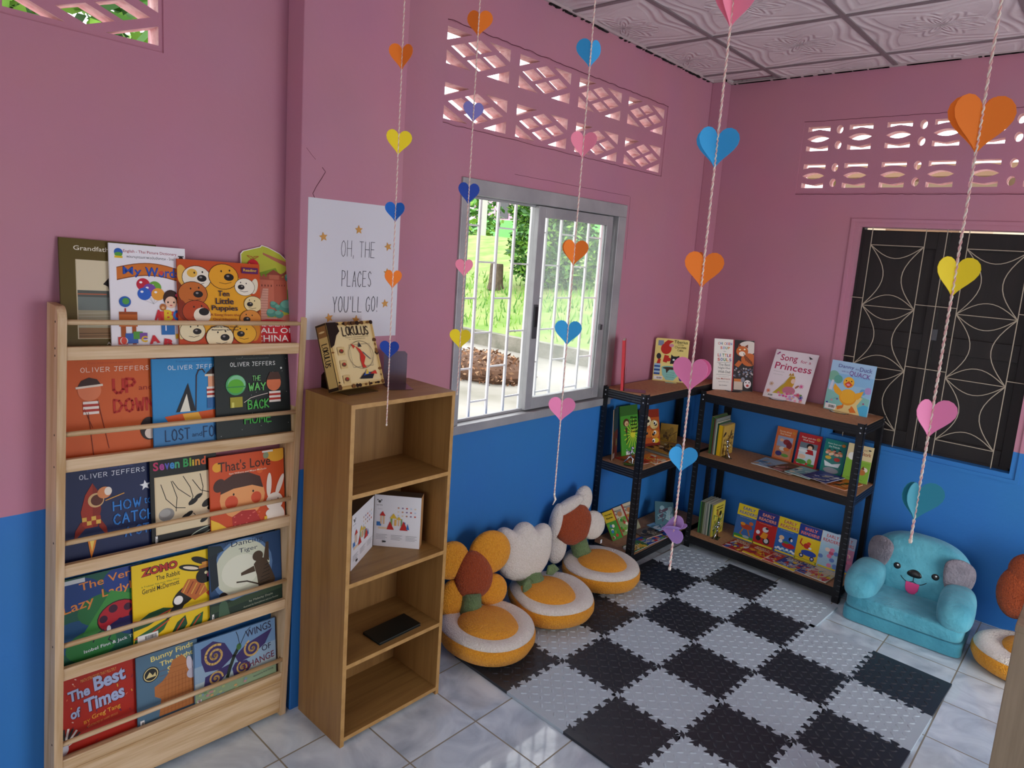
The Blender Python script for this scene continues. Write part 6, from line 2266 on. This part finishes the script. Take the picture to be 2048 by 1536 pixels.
book('slim_reader', 'orange and red slim reader lying by the front post of the window shelf', GW, .17, .15, .004, flat(.292, -.82, .17, .15, 86, zl + .0045), A_flat(.17, .15, ['#d83a2a', '#efc04a', '#e8e0c8', '#c8302a'], 43), '#e88a3a')
book('slim_reader', 'red striped slim reader lying beside the silver runner on the window shelf', GW, .13, .16, .004, flat(.235, -.935, .13, .16, 80, zl + .0045), A_flat(.13, .16, ['#8a2f22', '#e8d8c0', '#5a3a2a', '#c85a3a'], 44), '#b8402c')

# window-side shelf, lowest board
zl = ZL[2] + .0005
def A_rhyme(c, seed):
    def f(w=.10, h=.175):
        a = Art(w, h)
        a.rect(0, .62, 1, 1, '#e2c23a' if seed == 1 else '#d9cdb0').text("Nursery", .14, .83, .72, .08, '#2a2410', 0.03).text("Rhymes", .18, .71, .62, .08, '#2a2410', 0.03)
        q = random.Random(seed)
        for k in range(12):
            a.ell(q.uniform(.15, .9), q.uniform(.08, .58), .12, .10, q.choice([c, '#3f8f3a', '#c8453a', '#efe6d0', '#8a5a3a', '#6fae3a']))
        if seed > 1:
            a.ell(.55, .78, .26, .2, '#9a9a98').ell(.55, .74, .22, .16, '#c98a5a').rect(0, .0, .12, 1, '#b8322c')
        return a
    return f()
GN = 'nursery readers on the lowest board of the window shelf'
for k, (lab, y, c, sd, bg) in enumerate((('yellow-topped nursery reader leaning nearest the cushions on the window shelf', -.905, '#3f7fb8', 1, '#4d9a3f'), ('red-edged nursery reader leaning second on the lowest window shelf board', -.80, '#6fae3a', 2, '#8fae6a'), ('red-edged nursery reader leaning third on the lowest window shelf board', -.69, '#c98a3a', 3, '#a8a88a'))):
    book('nursery_reader', lab, GN, .10, .175, .004, stand((.115 - .004 * k, y, zl), 88, 35, .10), A_rhyme(c, sd), bg, spine='#b8322c')
book('nursery_reader', 'slate blue reader leaning sideways behind the front post of the window shelf', GN, .12, .17, .006, stand((.16, -.50, zl), 40, 40, .12), A_flat(.12, .17, ['#8fb0b8', '#3a5560', '#5a4a5a', '#a8c0c0'], 51), '#4f7580')
for k, (lab, x, y, w, d, rot, dz, bg, cols) in enumerate((
        ('blue slim reader with a red edge lying along the lowest window shelf board', .285, -.80, .20, .10, 86, .0, '#2f4fa0', ['#c8303a', '#5fa04a', '#d8d0b0', '#3a6ac0']),
        ('brown and grey slim reader lying behind the front post of the window shelf', .235, -.72, .16, .12, 80, .0045, '#7a6a58', ['#3a3a38', '#a89a80', '#5a4a3a']),
        ('pale blue slim reader lying face up on the lowest window shelf board', .225, -.56, .18, .10, 84, .009, '#8fc0dc', ['#3a4a48', '#dfe8ea', '#5a8aa0', '#2f3f3a']),
        ('royal blue slim reader lying at the far end of the lowest window shelf board', .285, -.58, .22, .09, 88, .0045, '#2c4aa4', ['#2f6ac0', '#c8453a', '#1f3580']),
        ('green and yellow slim reader lying at the front edge of the window shelf', .292, -.94, .15, .09, 88, .0045, '#4a7a3f', ['#e8c03a', '#efe6d8', '#2f5a3a', '#d8a03a']))):
    lying(lab, GN, x, y, w, d, rot, zl + dz, bg, cols, 60 + k, .004)
mb = MB()
mb.lathe([(.0, 0), (.026, 0), (.027, .004), (.026, .010), (.023, .0115), (.022, .0105), (0, .0105)], mat('enamel_cream', '#d9d6c4', 0.35), None, 28)
for k in range(5):
    mb.squad((.011 * math.cos(k * 1.26), .011 * math.sin(k * 1.26), .0105), (.004, .003, .0008), 1, mat('tin_print', '#8a9a5a' if k % 2 else '#a88a4a', 0.5), None, 8, 5)
tag(mb.build('round_tin', None, T(.235, -.93, zl + .0003), smooth=True), 'small round cream tin on the lowest board of the window shelf', 'tin')

# ------------------------------------------------------------------ metal bookends
M_steel = mat('polished_steel', '#c8ccd2', 0.12, metal=1.0)
M_dsteel = mat('dark_mirror_steel', '#7d6a6e', 0.22, metal=0.95)
M_bsteel = mat('black_enamel', '#121214', 0.3)


def runner(lab, M):
    """bookend of a running stick figure in polished metal"""
    r = empty('figure_bookend', M, lab, 'bookend', 'silver runner bookends')
    mb = MB()
    mb.box((-.03, -.02, 0), (.03, .02, .0015), M_bsteel)
    mb.build('base_plate', r)
    mb = MB()
    k = .0042
    mb.squad((.012, 0, .098), (.0095, .0095, .0105), 1, M_steel, None, 14, 10)
    mb.tube([(.010, 0, .088), (.002, 0, .050)], [k, k * 1.3], M_steel, n=8)
    mb.tube([(.002, 0, .050), (-.014, .002, .028), (-.036, .004, .003)], [k * 1.1, k, k * .9], M_steel, n=8)
    mb.tube([(.002, 0, .050), (.018, -.003, .036), (.014, -.003, .010), (.022, -.003, .004)], [k * 1.1, k, k * .9, k], M_steel, n=8)
    mb.tube([(.009, 0, .082), (-.012, .004, .072), (-.022, .006, .084)], k * .85, M_steel, n=8)
    mb.tube([(.009, 0, .082), (.024, -.004, .066), (.038, -.004, .074)], k * .85, M_steel, n=8)
    mb.build('figure', r, smooth=True)
    return r


runner('silver running-figure bookend on the middle board of the window shelf', T(.205, -.955, ZL[1] + .006) @ Rz(35))
runner('silver running-figure bookend on the lowest board of the window shelf', T(.15, -.30, ZL[2] + .001) @ Rz(130))
runner('silver running-figure bookend against the thin books on the middle shelf board', T(.492, -.315, ZR[1] + .001) @ Rz(150))
runner('silver running-figure bookend against the thin books on the lowest shelf board', T(.496, -.335, ZR[2] + .001) @ Rz(100))


def plate_bookend(lab, M, w, hgt, d, m, group='plain plate bookends'):
    r = empty('plate_bookend', M, lab, 'bookend', group)
    mb = MB()
    mb.prism([(-w / 2, 0), (w / 2, 0), (w / 2, hgt - .01), (w / 2 - .01, hgt), (-w / 2 + .01, hgt), (-w / 2, hgt - .01)], -.0012, 0, m, XZ)
    mb.build('upright_plate', r)
    mb = MB()
    mb.box((-w / 2, -d, 0), (w / 2, 0, .0012), m)
    mb.build('base_plate', r)
    return r


z = 1.2305
plate_bookend('mirror-bright bookend standing alone on the right of the veneer bookcase top', T(.185, -2.625, z) @ Rz(66), .088, .125, .11, M_dsteel)
plate_bookend('dark bookend propping the parchment-coloured game box on the veneer bookcase', T(.112, -2.83, z) @ Rz(94), .13, .055, .155, M_dsteel)
plate_bookend('dark bookend beside the red book on top of the window shelf', T(.125, -.955, ZL[0] + .001) @ Rz(122.7), .09, .13, .12, M_dsteel)
for lab, x, y, rz in (('thin black bookend under the princess book', .70, -.158, 0), ('thin black bookend under the duck book', 1.06, -.175, -6), ('thin black bookend under the tiger book', .418, -.176, 45)):
    r = empty('wire_bookend', T(x, y, ZR[0] + .0005) @ Rz(rz), lab, 'bookend', 'wire bookends on the shelf below the dark shutters')
    mb = MB()
    mb.box((-.045, -.04, 0), (.045, .0, .001), M_steel)
    mb.tube([(-.055, -.012, .002), (-.02, -.045, .002), (.02, -.045, .002), (.055, -.012, .002)], .0016, M_bsteel, n=6)
    mb.build('foot', r)
r = empty('wire_bookend', T(.125, -.452, ZL[0] + .0005) @ Rz(35), 'small steel bookend foot under the cream mixing-bowl book', 'bookend')
mb = MB()
mb.box((-.03, -.05, 0), (.04, .0, .0012), M_steel)
mb.build('foot', r)
# thin red book seen edge-on
book('picture_book', 'thin red book standing edge-on at the near end of the window shelf top', GS, .13, .285, .016, stand((.142, -.992, ZL[0] + .0025), 121, 3, .13), None, '#c8343c', spine='#d8434a')

# ------------------------------------------------------------------ things on and in the veneer bookcase
def A_game(w, h):
    a = Art(w, h)
    a.rect(.03, .03, .97, .97, '#b9975a').rect(.05, .05, .95, .95, '#dcc388').rect(.09, .08, .92, .92, '#e3ce99')
    q = random.Random(12)
    for k in range(60):
        e = q.random()
        x, y = (q.choice([.03, .96]), q.random()) if e < .5 else (q.random(), q.choice([.03, .97]))
        a.ell(x, y, q.uniform(.015, .045), q.uniform(.012, .04), q.choice(['#2a1a10', '#5a3a1c', '#7a5228']))
    a.poly([(0, .62), (.08, .66), (.16, .8), (.24, .86), (.2, 1), (0, 1)], '#241710')
    a.hand("LOKULUS", .30, .79, .56, .13, '#1c1512', .0036, .18, 3, .08)
    a.text("Il gioco di costruzione geometrica", .34, .745, .5, .02, '#3a2a1c').text("in equilibrio", .40, .715, .36, .018, '#3a2a1c')
    n = 30
    a.line([(.60 + .27 * math.cos(2 * PI * i / n), .48 + .21 * math.sin(2 * PI * i / n)) for i in range(n + 1)], .0014, '#3a3a3a')
    a.line([(.38, .30), (.82, .30), (.82, .64), (.38, .64), (.38, .30)], .0010, '#6a6a66')
    a.poly([(.50, .62), (.60, .56), (.68, .44), (.62, .34), (.66, .28), (.58, .28), (.56, .40), (.58, .50)], '#c8372a').poly([(.56, .60), (.60, .68), (.64, .60)], '#2a2a30').poly([(.50, .62), (.42, .66), (.46, .58)], '#c8372a').line([(.64, .52), (.78, .40)], .003, '#44506a')
    a.poly([(.46, .12), (.58, .20), (.82, .20), (.74, .10)], '#20242c').poly([(.56, .16), (.64, .24), (.72, .18)], '#2f58b0').poly([(.70, .18), (.84, .22), (.86, .16)], '#c8372a').poly([(.6, .18), (.66, .26), (.68, .18)], '#e0c040')
    for y in (.56, .36, .14):
        a.rect(.12, y - .06, .26, y + .06, '#d3b97e').ell(.19, y, .05, .035, '#6a4a32').ell(.2, y + .01, .025, .02, '#a8372a')
    return a


M = stand((.262, -2.916, 1.2500), 98, 20, .211)
gb = empty('game_box', M, 'parchment-coloured board game box leaning back on top of the veneer bookcase', 'game box')
w, h, t = .211, .235, .055
mb = MB()
P = M_print()
mb.box((-w / 2, 0, -t), (w / 2, h, 0), P, None, lin('#c9aa66'))
A_game(w, h).emit(mb, T(-w / 2, 0, 0))
sp = Art(t, h)
sp.rect(0, 0, 1, 1, '#2a1c12').rect(.1, .05, .93, .97, '#c9ab68').rect(.1, .80, .93, .97, '#8a6236').ell(.5, .88, .28, .06, '#d8be84')
sp.emit(mb, T(-w / 2, 0, -t) @ Matrix(((0, 0, -1, 0), (0, 1, 0, 0), (1, 0, 0, 0), (0, 0, 0, 1))))
sp2 = Art(h, t)
sp2.hand("LOKULUS", .30, .25, .34, .5, '#1c1512', .003, .2, 5, .08)
# title running down the spine
sp2.emit(mb, T(-w / 2 - .0004, h, 0) @ Matrix(((0, 0, -1, 0), (-1, 0, 0, 0), (0, 1, 0, 0), (0, 0, 0, 1))) @ T(0, -t, 0))
mb.build('box_lid', gb)


def toy_box(lab, BL, yaw, w, h, t):
    M = stand(BL, yaw, 0, w)
    r = empty('toy_block_box', M, lab, 'toy box', 'white boxes of building blocks in the veneer bookcase')
    mb = MB()
    mb.box((-w / 2, 0, -t), (w / 2, h, -.0004), mat('brown_cardboard', '#b98a58', 0.8))
    mb.box((-w / 2, 0, -.0008), (w / 2, h, 0), P, None, lin('#dddcdf'))
    mb.box((-w / 2, h - .0006, -t), (w / 2, h + .0004, 0), mat('dark_box_top', '#5a4a3c', 0.6))
    a = Art(w, h)
    a.text("PLAY TOYS", .05, .79, .12, .02, '#333333', 0.02).ell(.11, .87, .03, .03, '#4a4a4a').ell(.07, .90, .015, .015, '#4a4a4a').ell(.15, .90, .015, .015, '#4a4a4a').text("building set", .08, .72, .10, .014, '#555555')
    for c in range(5):
        for rr in range(3):
            a.ell(.52 + .09 * c, .62 + .075 * rr, .022, .018, ['#b9c9d8', '#d8c9b0', '#b98a70', '#8a7a9a', '#c05a50'][(c + rr) % 5])
    for x, y, ww, hh, c in ((.06, .40, .10, .08, '#3a6fae'), (.14, .44, .03, .16, '#d8b48a'), (.20, .44, .03, .16, '#d8b48a'), (.36, .42, .04, .14, '#8aa05a'), (.44, .42, .05, .12, '#d8a85a'), (.52, .42, .03, .16, '#d8b48a'), (.58, .42, .03, .14, '#7a9a6a'), (.64, .40, .04, .10, '#3a6fae'), (.10, .34, .30, .04, '#e0c9a8')):
        a.rect(x, y, x + ww, y + hh, c)
    for pts, c in (([(.12, .60), (.185, .69), (.25, .60)], '#b8302c'), ([(.34, .56), (.42, .66), (.50, .56)], '#d8b43a'), ([(.48, .54), (.54, .60), (.60, .54)], '#d8b43a'), ([(.28, .34), (.35, .50), (.44, .34)], '#b8302c'), ([(.56, .34), (.64, .52), (.74, .34)], '#b8302c'), ([(.70, .36), (.73, .48), (.77, .36)], '#3a6fae')):
        a.poly(pts, c)
    for k, x in enumerate((.06, .38, .70)):
        for j in range(4):
            a.rect(x, .23 - .028 * j, x + .24 - .04 * (j % 2), .236 - .028 * j, '#8a8a90')
    a.ell(.25, .10, .03, .02, '#3a3a3a').rect(.20, .08, .23, .12, '#3a3a3a')
    a.emit(mb, T(-w / 2, 0, 0))
    mb.build('carton', r)
    return r


toy_box('white building block box facing out in the second shelf of the veneer bookcase', (.192, -2.700, .6075), 40, .178, .205, .05)
toy_box('white building block box turned away at the left of the same bookcase shelf', (.318, -2.884, .6075), 124, .212, .205, .05)
nb_ = empty('black_folder', T(.318, -2.688, .3085) @ Rz(2), 'closed black folder lying on the third shelf of the veneer bookcase', 'folder')
mb = MB()
M_fold = mat('black_leatherette', '#121715', 0.5, bump=(300, .3, .001))
mb.box((-.05, -.098, .008), (.05, .098, .0105), M_fold)
mb.box((-.05, -.098, 0), (.05, .098, .0025), M_fold)
mb.box((-.05, -.098, 0), (-.0475, .098, .0105), M_fold)
mb.build('cover', nb_, bevel=.001)
mb = MB()
mb.box((-.047, -.095, .0025), (.046, .095, .008), mat('dark_paper_edge', '#2c332f', .8))
mb.build('page_block', nb_)

# ------------------------------------------------------------------ poster on the pilaster
pw, ph = .385, .485
pm = T(0.1026, -2.762, 1.402) @ YZ
mb = MB()
mb.box((-pw / 2, 0, .0003), (pw / 2, ph, .0012), P, None, lin('#d6d5dc'))
a = Art(pw, ph)
a.hand("OH, THE", .345, .605, .37, .115, '#2a2a34', .0019, .42, 1, .02)
a.hand("PLACES", .36, .385, .325, .115, '#2a2a34', .0019, .42, 2, .02)
a.hand("YOU'LL GO!", .27, .195, .50, .115, '#2a2a34', .0019, .42, 3, .02)
a.emit(mb, T(-pw / 2, 0, .0012))
o = mb.build('wall_poster', None, pm)
tag(o, 'white poster lettered OH, THE PLACES YOU\'LL GO! on the pink pilaster', 'poster')
M_gold = mat('gold_glitter_paper', '#d8a04a', .5, noise=(500, '#b97f30', 2))
for k, (x, y, rr) in enumerate(((.155, .735, 10), (.525, .805, 4), (.865, .695, 20), (.865, .495, 0), (.855, .255, 8), (.235, .155, 14), (.525, .135, -6))):
    pts = []
    for i in range(10):
        q_ = .0165 if i % 2 == 0 else .0075
        an = math.radians(90 + rr + 36 * i)
        pts.append((q_ * math.cos(an), q_ * math.sin(an)))
    mb = MB()
    mb.prism(pts, 0, .002, M_gold)
    so_ = mb.build('paper_star', o, T(-pw / 2 + x * pw, y * ph, .0015))
    tag(so_, 'gold glitter paper star')
